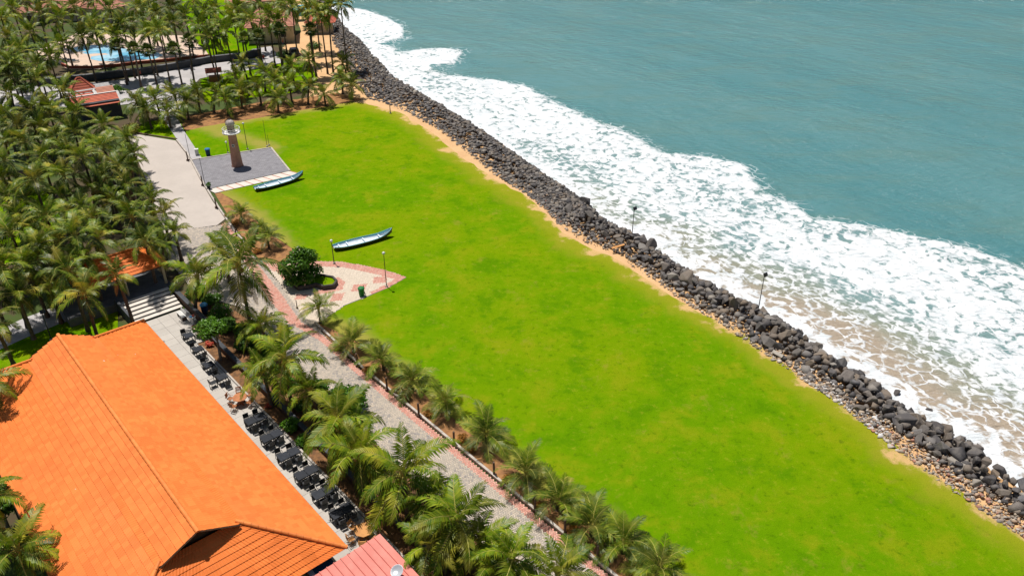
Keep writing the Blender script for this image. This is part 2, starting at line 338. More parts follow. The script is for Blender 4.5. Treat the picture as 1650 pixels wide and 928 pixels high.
def rockmat(name, use_attr=False):
    m, ns, ls, b = nt(name); p = pos(ns)
    n1 = noise(ns, ls, p, 1.3, 5, 0.65).outputs[0]; n2 = noise(ns, ls, p, 7, 5, 0.7).outputs[0]
    if use_attr: r = attr(ns, 'tint').outputs['Fac']
    else: r = ns.new('ShaderNodeObjectInfo').outputs['Random']
    cr = N(ns, 'ShaderNodeValToRGB'); ls.new(r, cr.inputs[0]); e = cr.color_ramp.elements
    e[0].position = 0.0; e[0].color = (0.060, 0.056, 0.058, 1); e[1].position = 1.0; e[1].color = (0.34, 0.30, 0.25, 1)
    for q, c in ((0.25, (0.088, 0.08, 0.08, 1)), (0.5, (0.145, 0.128, 0.115, 1)), (0.68, (0.21, 0.16, 0.115, 1)), (0.84, (0.14, 0.135, 0.14, 1))):
        x = e.new(q); x.color = c
    col = mixc(ns, ls, smooth(ns, ls, n1, 0.4, 0.7, 0, 0.6), cr.outputs[0], (0.205, 0.18, 0.155))
    col = mixc(ns, ls, smooth(ns, ls, n2, 0.5, 0.75, 0, 0.45), col, (0.05, 0.047, 0.048))
    ls.new(col, b.inputs['Base Color']); b.inputs['Roughness'].default_value = 0.75; b.inputs['Specular IOR Level'].default_value = 0.3
    bump(ns, ls, b, n2, 0.6, 0.08); return m
M['rock'] = rockmat('basalt boulder'); M['stones'] = rockmat('basalt stones', True)
def attrcol(name, rough=0.85, bm=0.2, bsc=20):
    m, ns, ls, b = nt(name); p = pos(ns); a = attr(ns, 'tone')
    n = noise(ns, ls, p, 3.0, 5, 0.7).outputs[0]
    col = mixc(ns, ls, mth(ns, ls, 'MULTIPLY', n, 0.35), a.outputs['Color'], (0.25, 0.22, 0.19))
    ls.new(col, b.inputs['Base Color']); b.inputs['Roughness'].default_value = rough
    bump(ns, ls, b, noise(ns, ls, p, bsc, 3).outputs[0], bm, 0.01); return m
M['paver'] = attrcol('concrete paver'); M['rubble'] = attrcol('broken rubble')
def brickmat(name, c1, c2, mortar, sx, bw=0.5, bh=0.25, rough=0.85):
    m, ns, ls, b = nt(name); tc = ns.new('ShaderNodeTexCoord')
    br = N(ns, 'ShaderNodeTexBrick'); br.inputs['Scale'].default_value = sx; br.inputs['Brick Width'].default_value = bw; br.inputs['Row Height'].default_value = bh
    br.inputs['Mortar Size'].default_value = 0.018; br.inputs['Color1'].default_value = rgba(c1); br.inputs['Color2'].default_value = rgba(c2); br.inputs['Mortar'].default_value = rgba(mortar)
    ls.new(tc.outputs['UV'] if name.startswith('tower') else tc.outputs['Object'], br.inputs['Vector'])
    n = noise(ns, ls, pos(ns), 1.2, 5, 0.65).outputs[0]
    col = mixc(ns, ls, smooth(ns, ls, n, 0.4, 0.7, 0, 0.45), br.outputs[0], tuple(x * 0.6 for x in c1))
    ls.new(col, b.inputs['Base Color']); b.inputs['Roughness'].default_value = rough; bump(ns, ls, b, br.outputs['Fac'], -0.4, 0.02); return m
M['tower'] = brickmat('tower brick', (0.50, 0.19, 0.11), (0.58, 0.26, 0.16), (0.52, 0.34, 0.25), 1.0, 0.30, 0.10)
M['platform'] = brickmat('grey interlocking tile', (0.21, 0.20, 0.215), (0.275, 0.265, 0.28), (0.14, 0.135, 0.14), 1.0, 0.5, 0.25)
def poolmat():
    m, ns, ls, b = nt('pool water'); p = pos(ns)
    v = N(ns, 'ShaderNodeTexVoronoi', feature='SMOOTH_F1'); v.inputs['Scale'].default_value = 0.8; ls.new(p, v.inputs['Vector'])
    n = noise(ns, ls, p, 0.18, 3).outputs[0]
    col = mixc(ns, ls, smooth(ns, ls, n, 0.38, 0.62), (0.12, 0.42, 0.60), (0.42, 0.66, 0.78))
    ls.new(col, b.inputs['Base Color']); b.inputs['Roughness'].default_value = 0.06; b.inputs['IOR'].default_value = 1.33
    bump(ns, ls, b, v.outputs[0], 0.15, 0.05); return m
M['pool'] = poolmat()
def seamat():
    m, ns, ls, b = nt('sea water'); p = pos(ns)
    mp = N(ns, 'ShaderNodeMapping'); mp.inputs['Rotation'].default_value = (0, 0, R(48)); ls.new(p, mp.inputs[0]); q = mp.outputs[0]
    # the same point, squeezed along the shore
    def st(sx, sy):
        k = N(ns, 'ShaderNodeMapping'); k.inputs['Scale'].default_value = (sx, sy, 1); ls.new(q, k.inputs[0]); return k.outputs[0]
    def warp(vec, nsc, amt):
        w = noise(ns, ls, p, nsc, 2).outputs['Color']
        s = N(ns, 'ShaderNodeVectorMath', operation='MULTIPLY_ADD'); ls.new(w, s.inputs[0]); s.inputs[1].default_value = (amt,) * 3; ls.new(vec, s.inputs[2]); return s.outputs[0]
    sdf = attr(ns, 'foam').outputs['Fac']; dens = attr(ns, 'dens').outputs['Fac']; brown = attr(ns, 'silt').outputs['Fac']
    nb = noise(ns, ls, p, 0.11, 3, 0.55).outputs[0]; nm = noise(ns, ls, p, 0.5, 4, 0.6).outputs[0]
    e = mth(ns, ls, 'ADD', sdf, mth(ns, ls, 'MULTIPLY', mth(ns, ls, 'SUBTRACT', nb, 0.5), 7.0))
    e = mth(ns, ls, 'ADD', e, mth(ns, ls, 'MULTIPLY', mth(ns, ls, 'SUBTRACT', nm, 0.5), 3.5))
    mask = smooth(ns, ls, e, -0.2, 0.9)
    halo = smooth(ns, ls, e, -2.6, 0.2)
    # holes torn into the foam sheet
    wv = warp(st(0.85, 1.0), 0.55, 1.7)
    h1 = noise(ns, ls, wv, 1.05, 6, 0.62, 0.3).outputs[0]
    vo = N(ns, 'ShaderNodeTexVoronoi', feature='SMOOTH_F1'); vo.inputs['Scale'].default_value = 1.0; vo.inputs['Smoothness'].default_value = 0.5; ls.new(wv, vo.inputs['Vector'])
    hv = mth(ns, ls, 'ADD', mth(ns, ls, 'MULTIPLY', h1, 0.62), mth(ns, ls, 'MULTIPLY', vo.outputs['Distance'], 0.42))
    lowf = noise(ns, ls, st(0.5, 1.0), 0.09, 3).outputs[0]
    dd = mth(ns, ls, 'ADD', dens, mth(ns, ls, 'MULTIPLY', mth(ns, ls, 'SUBTRACT', lowf, 0.5), 1.25), clamp=True)
    thr = mth(ns, ls, 'ADD', 0.305, mth(ns, ls, 'MULTIPLY', dd, 0.328))       # dense foam lets little water show
    sheet = smooth(ns, ls, mth(ns, ls, 'SUBTRACT', thr, hv), -0.07, 0.06)
    # lace: thin rims between bubbles of open water
    vl = N(ns, 'ShaderNodeTexVoronoi', feature='DISTANCE_TO_EDGE'); vl.inputs['Scale'].default_value = 0.62; ls.new(warp(st(0.8, 1.0), 0.6, 2.0), vl.inputs['Vector'])
    lace = smooth(ns, ls, vl.outputs['Distance'], 0.10, 0.02, 0, 0.9)
    lace = mth(ns, ls, 'MULTIPLY', lace, smooth(ns, ls, nm, 0.36, 0.52))
    foam = mth(ns, ls, 'MULTIPLY', mth(ns, ls, 'MAXIMUM', sheet, lace), mask)
    foam = mth(ns, ls, 'MAXIMUM', foam, mth(ns, ls, 'MULTIPLY', lace, mth(ns, ls, 'MULTIPLY', halo, 0.8)))
    fine = noise(ns, ls, q, 3.5, 4, 0.7).outputs[0]
    foam = mth(ns, ls, 'MULTIPLY', foam, smooth(ns, ls, fine, 0.22, 0.45, 0.55, 1.0))
    big = noise(ns, ls, st(0.4, 1.0), 0.03, 3).outputs[0]
    col = mixc(ns, ls, smooth(ns, ls, big, 0.35, 0.65), (0.078, 0.240, 0.258), (0.108, 0.270, 0.280))
    xs_ = N(ns, 'ShaderNodeMapping'); xs_.inputs['Rotation'].default_value = (0, 0, R(12)); xs_.inputs['Scale'].default_value = (0.28, 1, 1); ls.new(p, xs_.inputs[0])
    strk = noise(ns, ls, xs_.outputs[0], 0.22, 6, 0.65).outputs[0]
    col = mixc(ns, ls, smooth(ns, ls, strk, 0.42, 0.68, 0, 0.7), col, (0.115, 0.245, 0.228))
    sl_ = mth(ns, ls, 'ADD', brown, mth(ns, ls, 'MULTIPLY', mth(ns, ls, 'SUBTRACT', nb, 0.5), 0.7))
    col = mixc(ns, ls, smooth(ns, ls, sl_, 0.12, 0.5), col, (0.20, 0.225, 0.13))
    col = mixc(ns, ls, smooth(ns, ls, sl_, 0.42, 0.85), col, (0.40, 0.265, 0.15))
    col = mixc(ns, ls, mth(ns, ls, 'MULTIPLY', mask, 0.30), col, (0.40, 0.45, 0.44))                 # aerated water
    ft = noise(ns, ls, wv, 0.55, 6, 0.7).outputs[0]
    fcol = mixc(ns, ls, smooth(ns, ls, ft, 0.42, 0.62), (0.84, 0.85, 0.86), (0.68, 0.72, 0.74))
    col = mixc(ns, ls, foam, col, fcol)
    ls.new(col, b.inputs['Base Color'])
    ls.new(mth(ns, ls, 'ADD', 0.16, mth(ns, ls, 'MULTIPLY', foam, 0.75)), b.inputs['Roughness']); b.inputs['IOR'].default_value = 1.33
    w1 = noise(ns, ls, warp(st(0.5, 1.0), 0.06, 4.0), 0.33, 3, 0.5).outputs[0]; w2 = noise(ns, ls, xs_.outputs[0], 1.5, 5, 0.65).outputs[0]
    hgt = mth(ns, ls, 'ADD', mth(ns, ls, 'MULTIPLY', w1, 1.6), mth(ns, ls, 'MULTIPLY', w2, 1.1))
    hgt = mth(ns, ls, 'ADD', hgt, mth(ns, ls, 'MULTIPLY', foam, 0.12))
    bump(ns, ls, b, hgt, 1.0, 0.55); return m
M['sea'] = seamat()

# ------------------------------------------------------------------ shore lines
SEA_Z = -1.3
shore_px = [(512, -20), (530, 10), (552, 45), (575, 66), (600, 92), (625, 122), (665, 147), (740, 192), (800, 232), (850, 268), (905, 305), (945, 335), (968, 358), (1000, 374),
            (1035, 392), (1080, 428), (1130, 460), (1180, 485), (1230, 508), (1290, 548), (1330, 580), (1400, 620), (1440, 655), (1490, 688), (1545, 712), (1575, 728), (1602, 755), (1650, 790), (1700, 826)]
inner_px = [(490, -20), (512, 15), (535, 62), (548, 90), (572, 125), (592, 158), (640, 172), (700, 203), (745, 237), (800, 282), (850, 312), (880, 335), (905, 362), (950, 392),
            (1010, 420), (1060, 452), (1100, 482), (1150, 512), (1195, 540), (1240, 572), (1290, 606), (1340, 638), (1400, 684), (1440, 716), (1490, 752), (1550, 794), (1600, 828), (1650, 860), (1700, 895)]
foam_px = [(540, 12), (590, 20), (630, 32), (652, 48), (650, 62), (620, 72), (640, 84), (700, 78), (745, 84), (735, 98), (700, 108), (720, 122), (790, 128), (850, 142), (900, 170), (950, 190), (1010, 218), (1055, 243), (1085, 250),
           (1140, 258), (1190, 268), (1225, 300), (1285, 338), (1310, 356), (1400, 368), (1480, 386), (1560, 405), (1610, 424), (1650, 440), (1720, 470)]
def ext(pts, d0, d1):
    a = [pts[0] + d0] + pts + [pts[-1] + d1]; return a
shore = PXS(shore_px, SEA_Z); inner = PXS(inner_px)
far_dir = Vector((-260, 900, 0)); near_dir = EU * 700
shore_l = [shore[0] + far_dir * 2.2] + shore + [shore[-1] + near_dir]
inner_l = [inner[0] + far_dir * 2.2] + inner + [inner[-1] + near_dir]
def polydist(pts, line):
    """distance of numpy points (n,2) to a polyline"""
    d = np.full(len(pts), 1e9)
    for a, b in zip(line[:-1], line[1:]):
        a = np.array(a[:2]); b = np.array(b[:2]); ab = b - a
        t = np.clip(((pts - a) @ ab) / (ab @ ab), 0, 1)
        d = np.minimum(d, np.linalg.norm(pts - (a + t[:, None] * ab), axis=1))
    return d
def inpoly(pts, poly):
    x, y = pts[:, 0], pts[:, 1]; c = np.zeros(len(pts), bool); n = len(poly)
    for i in range(n):
        x1, y1 = poly[i][0], poly[i][1]; x2, y2 = poly[i - 1][0], poly[i - 1][1]
        k = ((y1 > y) != (y2 > y)) & (x < (x2 - x1) * (y - y1) / (y2 - y1 + 1e-12) + x1); c ^= k
    return c
def sheet(name, poly, z, mat, step=None, attrs=None, kind='structure', jitter=0.0):
    """flat ground sheet with an optional inner grid of points carrying attributes"""
    poly = [Vector((p[0], p[1])) for p in poly]
    pts = list(poly); n = len(poly)
    if step:
        pp = []
        for i in range(n):
            a, b = poly[i], poly[(i + 1) % n]; k = max(1, int((b - a).length / step))
            for j in range(k):
                q = a.lerp(b, j / k)
                if jitter and j: q = q + Vector((random.uniform(-1, 1), random.uniform(-1, 1))) * jitter
                pp.append(q)
        poly = pp; n = len(poly); pts = list(poly)
        xs = [p.x for p in poly]; ys = [p.y for p in poly]
        g = np.array([(x, y) for x in np.arange(min(xs), max(xs), step) for y in np.arange(min(ys), max(ys), step)])
        ok = inpoly(g, poly) & (polydist(g, poly + [poly[0]]) > step * 0.4)
        pts += [Vector(q) for q in g[ok]]
    r = delaunay_2d_cdt(pts, [], [list(range(n))], 1, 1e-4)
    me = bpy.data.meshes.new(name); me.from_pydata([(p.x, p.y, z) for p in r[0]], [], [tuple(f) for f in r[2]])
    me.materials.append(mat); me.update()
    if me.polygons and me.polygons[0].normal.z < 0: me.flip_normals()
    if attrs:
        co = np.array([(p.x, p.y) for p in r[0]])
        for k, fn in attrs.items():
            a = me.attributes.new(k, 'FLOAT', 'POINT'); a.data.foreach_set('value', fn(co).astype(np.float32))
    o = mk(name, me)
    if kind: o['kind'] = kind
    return o

# ---- ground far and wide
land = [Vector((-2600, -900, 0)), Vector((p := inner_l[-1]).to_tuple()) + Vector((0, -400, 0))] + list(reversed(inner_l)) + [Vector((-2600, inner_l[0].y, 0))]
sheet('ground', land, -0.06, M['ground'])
# ---- sea: stretched grid, with foam and silt fields
def axis(a, b, step, lo, hi):
    c = list(np.arange(a, b + 0.01, step)); s = step; x = a; l = []
    while x > lo: s *= 1.35; x -= s; l.append(x)
    s = step; x = b; r_ = []
    while x < hi: s *= 1.35; x += s; r_.append(x)
    return np.array(l[::-1] + c + r_)
xs = axis(-70, 160, 1.0, -3500, 5000); ys = axis(15, 250, 1.0, -3000, 6000)
gx, gy = np.meshgrid(xs, ys); co = np.stack([gx.ravel(), gy.ravel()], 1)
t_ = co @ np.array([EW.x, EW.y]); l_ = co @ np.array([EU.x, EU.y])
dsh = polydist(co, shore_l)
foam_edge = PXS(foam_px, SEA_Z); foam_l = [foam_edge[0] + Vector((-14, 60, 0))] + foam_edge + [foam_edge[-1] + EU * 700]
fpoly = foam_l + list(reversed(inner_l[1:]))
dfo = polydist(co, foam_l); ins = inpoly(co, fpoly); sdf = np.where(ins, dfo, -dfo)
zz = SEA_Z + 0.20 * np.sin(t_ * 0.22 + 1.2 * np.sin(l_ * 0.03)) + 0.05 * np.sin(t_ * 0.55 + l_ * 0.09 + 0.7 * np.sin(l_ * 0.07)) + 0.04 * np.sin(l_ * 0.4 + t_ * 0.2)
zz += 0.42 * np.where(sdf > 0.8, np.exp(-((sdf - 0.8) / 3.0) ** 2), np.exp(-((sdf - 0.8) / 1.1) ** 2))
zz = np.where((np.abs(gx.ravel()) > 400) | (np.abs(gy.ravel()) > 500), SEA_Z, zz)
near = np.clip((150 - co[:, 1]) / 90, 0, 1)                      # the shallows widen towards the camera
dens = 0.93 - 0.60 * np.exp(-((dsh - 6.5) / 6.0) ** 2) * near + 0.75 * np.exp(-(dsh / (1.6 + 1.2 * np.clip((75 - co[:, 1]) / 30, 0, 1))) ** 2) - 0.18 * np.exp(-((sdf - 3) / 4.0) ** 2) * near - 0.10 * np.clip((70 - co[:, 1]) / 40, 0, 1)
silt = np.exp(-(dsh / 11.5) ** 2) * np.clip((125 - co[:, 1]) / 60, 0.0, 1) * 1.05
nx, ny = len(xs), len(ys)
idx = np.arange(nx * ny).reshape(ny, nx)
quads = np.stack([idx[:-1, :-1], idx[:-1, 1:], idx[1:, 1:], idx[1:, :-1]], -1).reshape(-1, 4)
def mesh_np(name, v, q, mats, smooth_=False):
    me = bpy.data.meshes.new(name); k = q.shape[1]
    me.vertices.add(len(v)); me.vertices.foreach_set('co', np.asarray(v, np.float32).ravel())
    me.loops.add(q.size); me.loops.foreach_set('vertex_index', q.astype(np.int32).ravel())
    me.polygons.add(len(q)); me.polygons.foreach_set('loop_start', np.arange(0, q.size, k, dtype=np.int32))
    for m in (mats if isinstance(mats, list) else [mats]): me.materials.append(m)
    me.update(calc_edges=True); me.validate()
    if smooth_: me.polygons.foreach_set('use_smooth', np.ones(len(q), bool))
    return me
me = mesh_np('sea', np.column_stack([co, zz]), quads, M['sea'], True)
for k, a in (('foam', sdf), ('dens', np.clip(dens, 0, 1.4)), ('silt', silt)):
    at = me.attributes.new(k, 'FLOAT', 'POINT'); at.data.foreach_set('value', a.astype(np.float32))
struct(mk('sea', me))
# ---- sand: shelf that dips from the lawn under the rocks and into the water
def resample(line, n):
    L = [0.0]
    for a, b in zip(line[:-1], line[1:]): L.append(L[-1] + (b - a).length)
    out = []
    for k in range(n):
        s = L[-1] * k / (n - 1); i = max(j for j in range(len(L)) if L[j] <= s + 1e-9); i = min(i, len(line) - 2)
        out.append(line[i].lerp(line[i + 1], (s - L[i]) / max(1e-9, L[i + 1] - L[i])))
    return out
def pair(k):   # k in 0..1 along the coast in view: inner and outer edge at matching photo vertices
    s = k * (len(inner_px) - 1); i = min(int(s), len(inner_px) - 2); f = s - i
    return inner[i].lerp(inner[i + 1], f), shore[i].lerp(shore[i + 1], f)
mb = MB(); rows = []
for j in range(161):
    a, b = pair(j / 160); d = (b - a); d.z = 0; row = []
    for t, z in ((-1.6, -0.045), (0.0, -0.035), (0.22, -0.05), (0.5, -0.35), (0.8, -0.95), (1.05, -1.5), (2.2, -2.6)):
        zz_ = z + (random.uniform(-0.06, 0.06) if z < -0.04 and t > 0 else 0)
        if j > 150 and 0.3 < t < 1.3: zz_ += 0.42 * (1.3 - t)
        q = a + d * t; row.append((q.x, q.y, zz_))
    rows.append(row)
v = [p for r_ in rows for p in r_]; w7 = 7
mb.add(v, [(i * w7 + k, i * w7 + k + 1, (i + 1) * w7 + k + 1, (i + 1) * w7 + k) for i in range(160) for k in range(6)])
struct(mb.obj('sand', M['sand'], smooth=True))
for o in COL.objects:
    if o.name == 'sand':
        if o.data.polygons[0].normal.z < 0: o.data.flip_normals()
sheet('sand_clearing', PXS([(470, 62), (505, 40), (530, 55), (552, 92), (574, 128), (590, 158), (560, 166), (535, 166), (515, 160), (520, 140), (500, 120), (492, 105), (470, 100), (478, 85), (455, 78)]), -0.028, M['sand'], 3.0)

# ------------------------------------------------------------------ lawns, roads, paving
kerb_px = [(303, 250), (322, 287), (340, 318), (358, 344), (378, 374), (405, 404)]
kerb_line = PXS(kerb_px)
strip_px = [(352, 312), (385, 340), (420, 372), (455, 410)]
lawn_edge_px = [(575, 163), (640, 180), (688, 208), (735, 246), (790, 285), (850, 318), (884, 348), (905, 374), (955, 402), (1005, 424), (1060, 462), (1105, 490), (1150, 514), (1195, 540), (1238, 576), (1288, 614), (1340, 645), (1398, 690), (1438, 722), (1490, 762), (1560, 806), (1650, 868), (1760, 946)]
lawn_edge_px = [(x + 8, y - 4) if x > 1150 else (x, y) for x, y in lawn_edge_px]
lawn_poly = PXS(lawn_edge_px) + [UW(75, 52), UW(75, 23.6), UW(40, 23.3), UW(20, 23.2), UW(8, 23.4)] + PXS([(512, 520), (560, 488), (655, 447), (590, 428), (512, 420), (470, 400), (428, 372), (395, 335), (352, 308), (300, 238), (290, 212), (330, 204), (380, 196), (440, 186), (500, 176), (545, 168)])
edge_l = PXS([(470, 170)] + lawn_edge_px); soil_l = [UW(75, 23.2), UW(20, 22.8), UW(5, 22.8)] + PXS([(505, 530)]); soil_l2 = PXS([(455, 400), (395, 335), (352, 306), (437, 237), (330, 204), (440, 186), (545, 168)])
sheet('lawn', lawn_poly, 0.0, M['lawn'], 1.6, {'edge': lambda c: polydist(c, edge_l), 'soil': lambda c: np.minimum(polydist(c, soil_l), polydist(c, soil_l2) + 0.3)}, jitter=0.25)
sheet('soil_bed', [UW(60, 21.2), UW(60, 24.2), UW(20, 24.2), UW(6, 24.6)] + PXS([(515, 515), (470, 400), (428, 372), (395, 335), (352, 308), (346, 312), (366, 345), (405, 404), (440, 440)]) + [UW(5, 21.5)], -0.012, M['soil'], 1.5)
sheet('soil_bed', PXS([(292, 206), (300, 235), (330, 204), (380, 197), (440, 187), (500, 177), (560, 168), (585, 160), (540, 150), (480, 160), (420, 165), (350, 178), (300, 188)]), -0.02, M['soil'], 2.5)
sheet('soil_bed', [UW(-13, 13.5), UW(-4, 13.5), UW(-4, 11.4), UW(45, 11.4), UW(45, 16.0), UW(12, 16.6), UW(-4, 17), UW(-13, 16.2)], -0.01, M['litter'], 1.5)
# beige road and grey road
sheet('road', PXS([(205, 214), (283, 227), (303, 252), (322, 289), (343, 325), (364, 352), (350, 363), (262, 375), (240, 300), (214, 240)]), 0.012, M['asphalt'], 3.0)
sheet('side_road', PXS([(-40, 150), (60, 139), (110, 137), (180, 131), (260, 117), (340, 103), (400, 96), (430, 92), (405, 80), (436, 75), (456, 101), (410, 112), (360, 119), (322, 127), (300, 150), (283, 190), (262, 192), (250, 175), (205, 168), (150, 176), (40, 172), (-40, 176)]), 0.008, M['greyroad'], 3.0)
sheet('footpath', PXS([(262, 190), (286, 190), (297, 212), (326, 256), (309, 260), (298, 244)]), 0.016, M['greyroad'], 3.0)
sheet('footpath', PXS([(-20, 540), (40, 512), (95, 492), (150, 478), (185, 470), (190, 482), (150, 505), (95, 522), (40, 545), (-20, 572)]), 0.008, M['greyroad'], 3.0)
sheet('garden_lawn', PXS([(-60, 575), (95, 522), (150, 505), (190, 500), (190, 560), (60, 640), (-60, 680)]), 0.0, M['grass'], 3.0)
sheet('garden_lawn', PXS([(-20, 330), (60, 300), (100, 330), (90, 380), (75, 420), (-20, 430)]), 0.0, M['grass'], 3.0)
sheet('garden_lawn', PXS([(290, -8), (400, -8), (430, 60), (400, 92), (330, 104), (318, 66), (300, 40)]), 0.0, M['grass'], 3.0)
sheet('garden_lawn', PXS([(66, 131), (150, 121), (260, 106), (330, 92), (330, 100), (190, 124), (66, 140)]), 0.002, M['grass'], 3.0)
sheet('garden_lawn', PXS([(360, 119), (410, 112), (456, 102), (500, 100), (512, 130), (470, 150), (380, 160), (330, 165), (322, 128)]), 0.003, M['grass'], 3.0)
sheet('garden_lawn', PXS([(208, 214), (283, 226), (300, 214), (290, 195), (240, 195)]), 0.0, M['grass'], 3.0)

# ---- pavers of the promenade and the pointed apron, laid in herringbone
prom = [UW(58, 16.3), UW(58, 21.05), UW(12, 21.05), UW(5, 21.4)] + PXS([(505, 520), (455, 462), (404, 408), (366, 358), (352, 364), (262, 374), (272, 420), (300, 455), (330, 480)]) + [UW(-6, 17.6), UW(4, 17.0), UW(12, 16.6)]
apron = PXS([(428, 425), (470, 424), (512, 421), (550, 422), (592, 429), (630, 438), (655, 447), (625, 464), (585, 481), (556, 492), (520, 516), (500, 524), (460, 470)])
strip_red = [UW(58, 20.45), UW(58, 21.05), UW(12, 21.05), UW(5, 21.4)] + PXS([(484, 518), (470, 523)]) + [UW(5, 20.7), UW(12, 20.45)]
reds = [strip_red, PXS([(400, 406), (420, 432), (452, 472), (484, 518), (468, 524), (438, 488), (410, 448), (384, 404), (356, 362), (362, 356)]),
        PXS([(428, 425), (470, 424), (512, 421), (550, 422), (592, 429), (630, 438), (655, 447), (625, 464), (600, 475), (596, 471), (618, 461), (636, 450), (600, 441), (555, 431), (512, 430), (470, 434), (440, 438)]),
        PXS([(603, 447), (625, 445), (622, 456), (600, 457)]), PXS([(570, 459), (592, 458), (587, 469), (565, 470)]), PXS([(478, 475), (498, 474), (492, 482), (474, 483)]),
        PXS([(536, 474), (556, 472), (550, 484), (532, 486)]), PXS([(528, 449), (545, 447), (556, 455), (552, 466), (535, 472), (505, 475), (505, 470), (530, 465), (545, 458), (540, 453)]), PXS([(440, 430), (452, 430), (470, 450), (458, 452)])]
cw = 0.125
ii, jj = np.meshgrid(np.arange(-640, 640), np.arange(-640, 640)); ii = ii.ravel(); jj = jj.ravel()
c4 = (ii - jj) % 4; d45 = R(45) + ANG
def pav(i, j, hor):
    x0 = i * cw; y0 = j * cw; lx = cw * (2 if hor else 1); ly = cw * (1 if hor else 2); return x0, y0, x0 + lx, y0 + ly
org = UW(10, 18)
quad_l = []
for hor, sel in ((True, c4 == 0), (False, c4 == 3)):
    i, j = ii[sel], jj[sel]; lx = cw * (2 if hor else 1); ly = cw * (1 if hor else 2)
    quad_l.append(np.stack([i * cw, j * cw, i * cw + lx, j * cw + ly], 1))
q = np.concatenate(quad_l)
cs, sn = math.cos(d45), math.sin(d45)
ctr = np.stack([(q[:, 0] + q[:, 2]) / 2, (q[:, 1] + q[:, 3]) / 2], 1)
def rot(p): return np.stack([org.x + p[:, 0] * cs - p[:, 1] * sn, org.y + p[:, 0] * sn + p[:, 1] * cs], 1)
cwd = rot(ctr); rad_ok = np.linalg.norm(cwd - np.array([org.x, org.y]), axis=1) < 85
q, cwd = q[rad_ok], cwd[rad_ok]
inside = inpoly(cwd, prom) | inpoly(cwd, apron)
q, cwd = q[inside], cwd[inside]
isred = np.zeros(len(q), bool)
for rp in reds: isred |= inpoly(cwd, rp)
isap = inpoly(cwd, apron)
g = 0.006; n = len(q); V = np.zeros((n, 8, 3)); hgt = 0.03 + rng.normal(0, 0.0022, n)
for k, (xa, ya) in enumerate(((0, 1), (2, 1), (2, 3), (0, 3))):
    px_ = q[:, xa] + (g if xa == 0 else -g); py_ = q[:, ya] + (g if ya == 1 else -g)
    w_ = rot(np.stack([px_, py_], 1)); V[:, k, :2] = w_; V[:, k + 4, :2] = w_; V[:, k, 2] = 0.012; V[:, k + 4, 2] = hgt
fc = np.array([(4, 5, 6, 7), (0, 1, 5, 4), (1, 2, 6, 5), (2, 3, 7, 6), (3, 0, 4, 7)])
Q = (fc[None] + (np.arange(n) * 8)[:, None, None]).reshape(-1, 4)
me = mesh_np('pavers', V.reshape(-1, 3), Q, M['paver'])
pal = np.array([(0.72, 0.61, 0.49), (0.64, 0.55, 0.45), (0.54, 0.47, 0.41), (0.44, 0.40, 0.37), (0.78, 0.65, 0.49)])
pk = np.clip(rng.normal(1.4, 1.15, n) + 1.0 * np.sin(cwd[:, 0] * 0.9 + np.sin(cwd[:, 1] * 0.7)) * np.sin(cwd[:, 1] * 0.6), 0, 4).astype(int)
colr = (pal * 0.88)[pk] * rng.normal(1, 0.05, (n, 1))
colr[isap] = np.array((0.84, 0.71, 0.56)) * rng.normal(1, 0.04, (isap.sum(), 1))
rc = np.where((rng.random(n) < 0.5)[:, None], np.array((0.74, 0.32, 0.24)), np.array((0.78, 0.42, 0.32)))
colr[isred] = rc[isred] * rng.normal(1, 0.05, (isred.sum(), 1))
a = me.attributes.new('tone', 'FLOAT_COLOR', 'FACE')
a.data.foreach_set('color', np.column_stack([np.repeat(colr, 5, 0), np.ones(n * 5)]).astype(np.float32).ravel())
promo = sheet('promenade', prom, 0.004, M['walltop'], 3.0)
apro = sheet('paved_apron', apron, 0.007, M['walltop'], 3.0)
pv = mk('paver', me, promo); pv['kind'] = 'stuff'

# ---- terrace, slab by slab
terr = thing('terrace', 'terrace', 'terrace'); del terr['label']; del terr['category']; struct(terr)
terr.location = UW(-9.6, 6.5); terr.rotation_euler = (0, 0, ANG)
MB().box((24.5, 2.45, -0.02), (49, 4.9, 0.08)).box((3.6, 5.75, -0.02), (7.2, 1.7, 0.08)).obj('terrace_bed', M['walltop'], terr)
slabs = [MB().box((0, 0, 0), (1.186, 1.186, 0.06)).mesh('slab', M['concrete'], bev=0.008) for _ in range(1)]
for i in range(40):
    for j in range(5 if i < 6 else 4):
        o = mk('slab', slabs[0], terr); o.location = (0.6 + i * 1.2, 0.62 + j * 1.2, 0.05 + random.uniform(-0.004, 0.004))
# edging between terrace and planting bed
MB().box((0, 0, 0), (40, 0.16, 0.22)).obj('edging', M['kerb'], terr).location = (28, 4.95, 0.03)

# ---- steps up to the pavilion
st_ = tag(thing('stairway', 'x', 'x', UW(-9.9, 0), ANG), 'broad pale stairway of six steps between terrace and pavilion', 'steps')
for i in range(6):
    MB().box((-0.33 - i * 0.62, 10.45, 0.075 + i * 0.075), (0.60, 5.1, 0.15 + i * 0.15)).obj('step', M['tread'], st_, bev=0.015)
    MB().box((-0.015 - i * 0.62, 10.45, 0.07 + i * 0.15), (0.02, 5.08, 0.11)).obj('riser', M['darkwall'], st_)  # dark plate: the riser's shadow is put into its colour
MB().box((-2.0, 7.75, 0.62), (4.6, 0.28, 1.3)).obj('side_wall', M['darkwall'], st_, bev=0.02)
MB().box((-6.6, 8.3, 0.45), (5.6, 10.6, 0.9)).obj('landing', M['walltop'], st_)
lw = tag(thing('retaining_wall', 'x', 'x', UW(0, 0), ANG), 'long dark low wall with grey coping beside the steps and planting bed', 'wall')
MB().box((-10, 13.35, 0.4), (13, 0.34, 0.9)).box((16, 12.75, 0.28), (40, 0.30, 0.62)).obj('wall_body', M['brownwall'], lw)
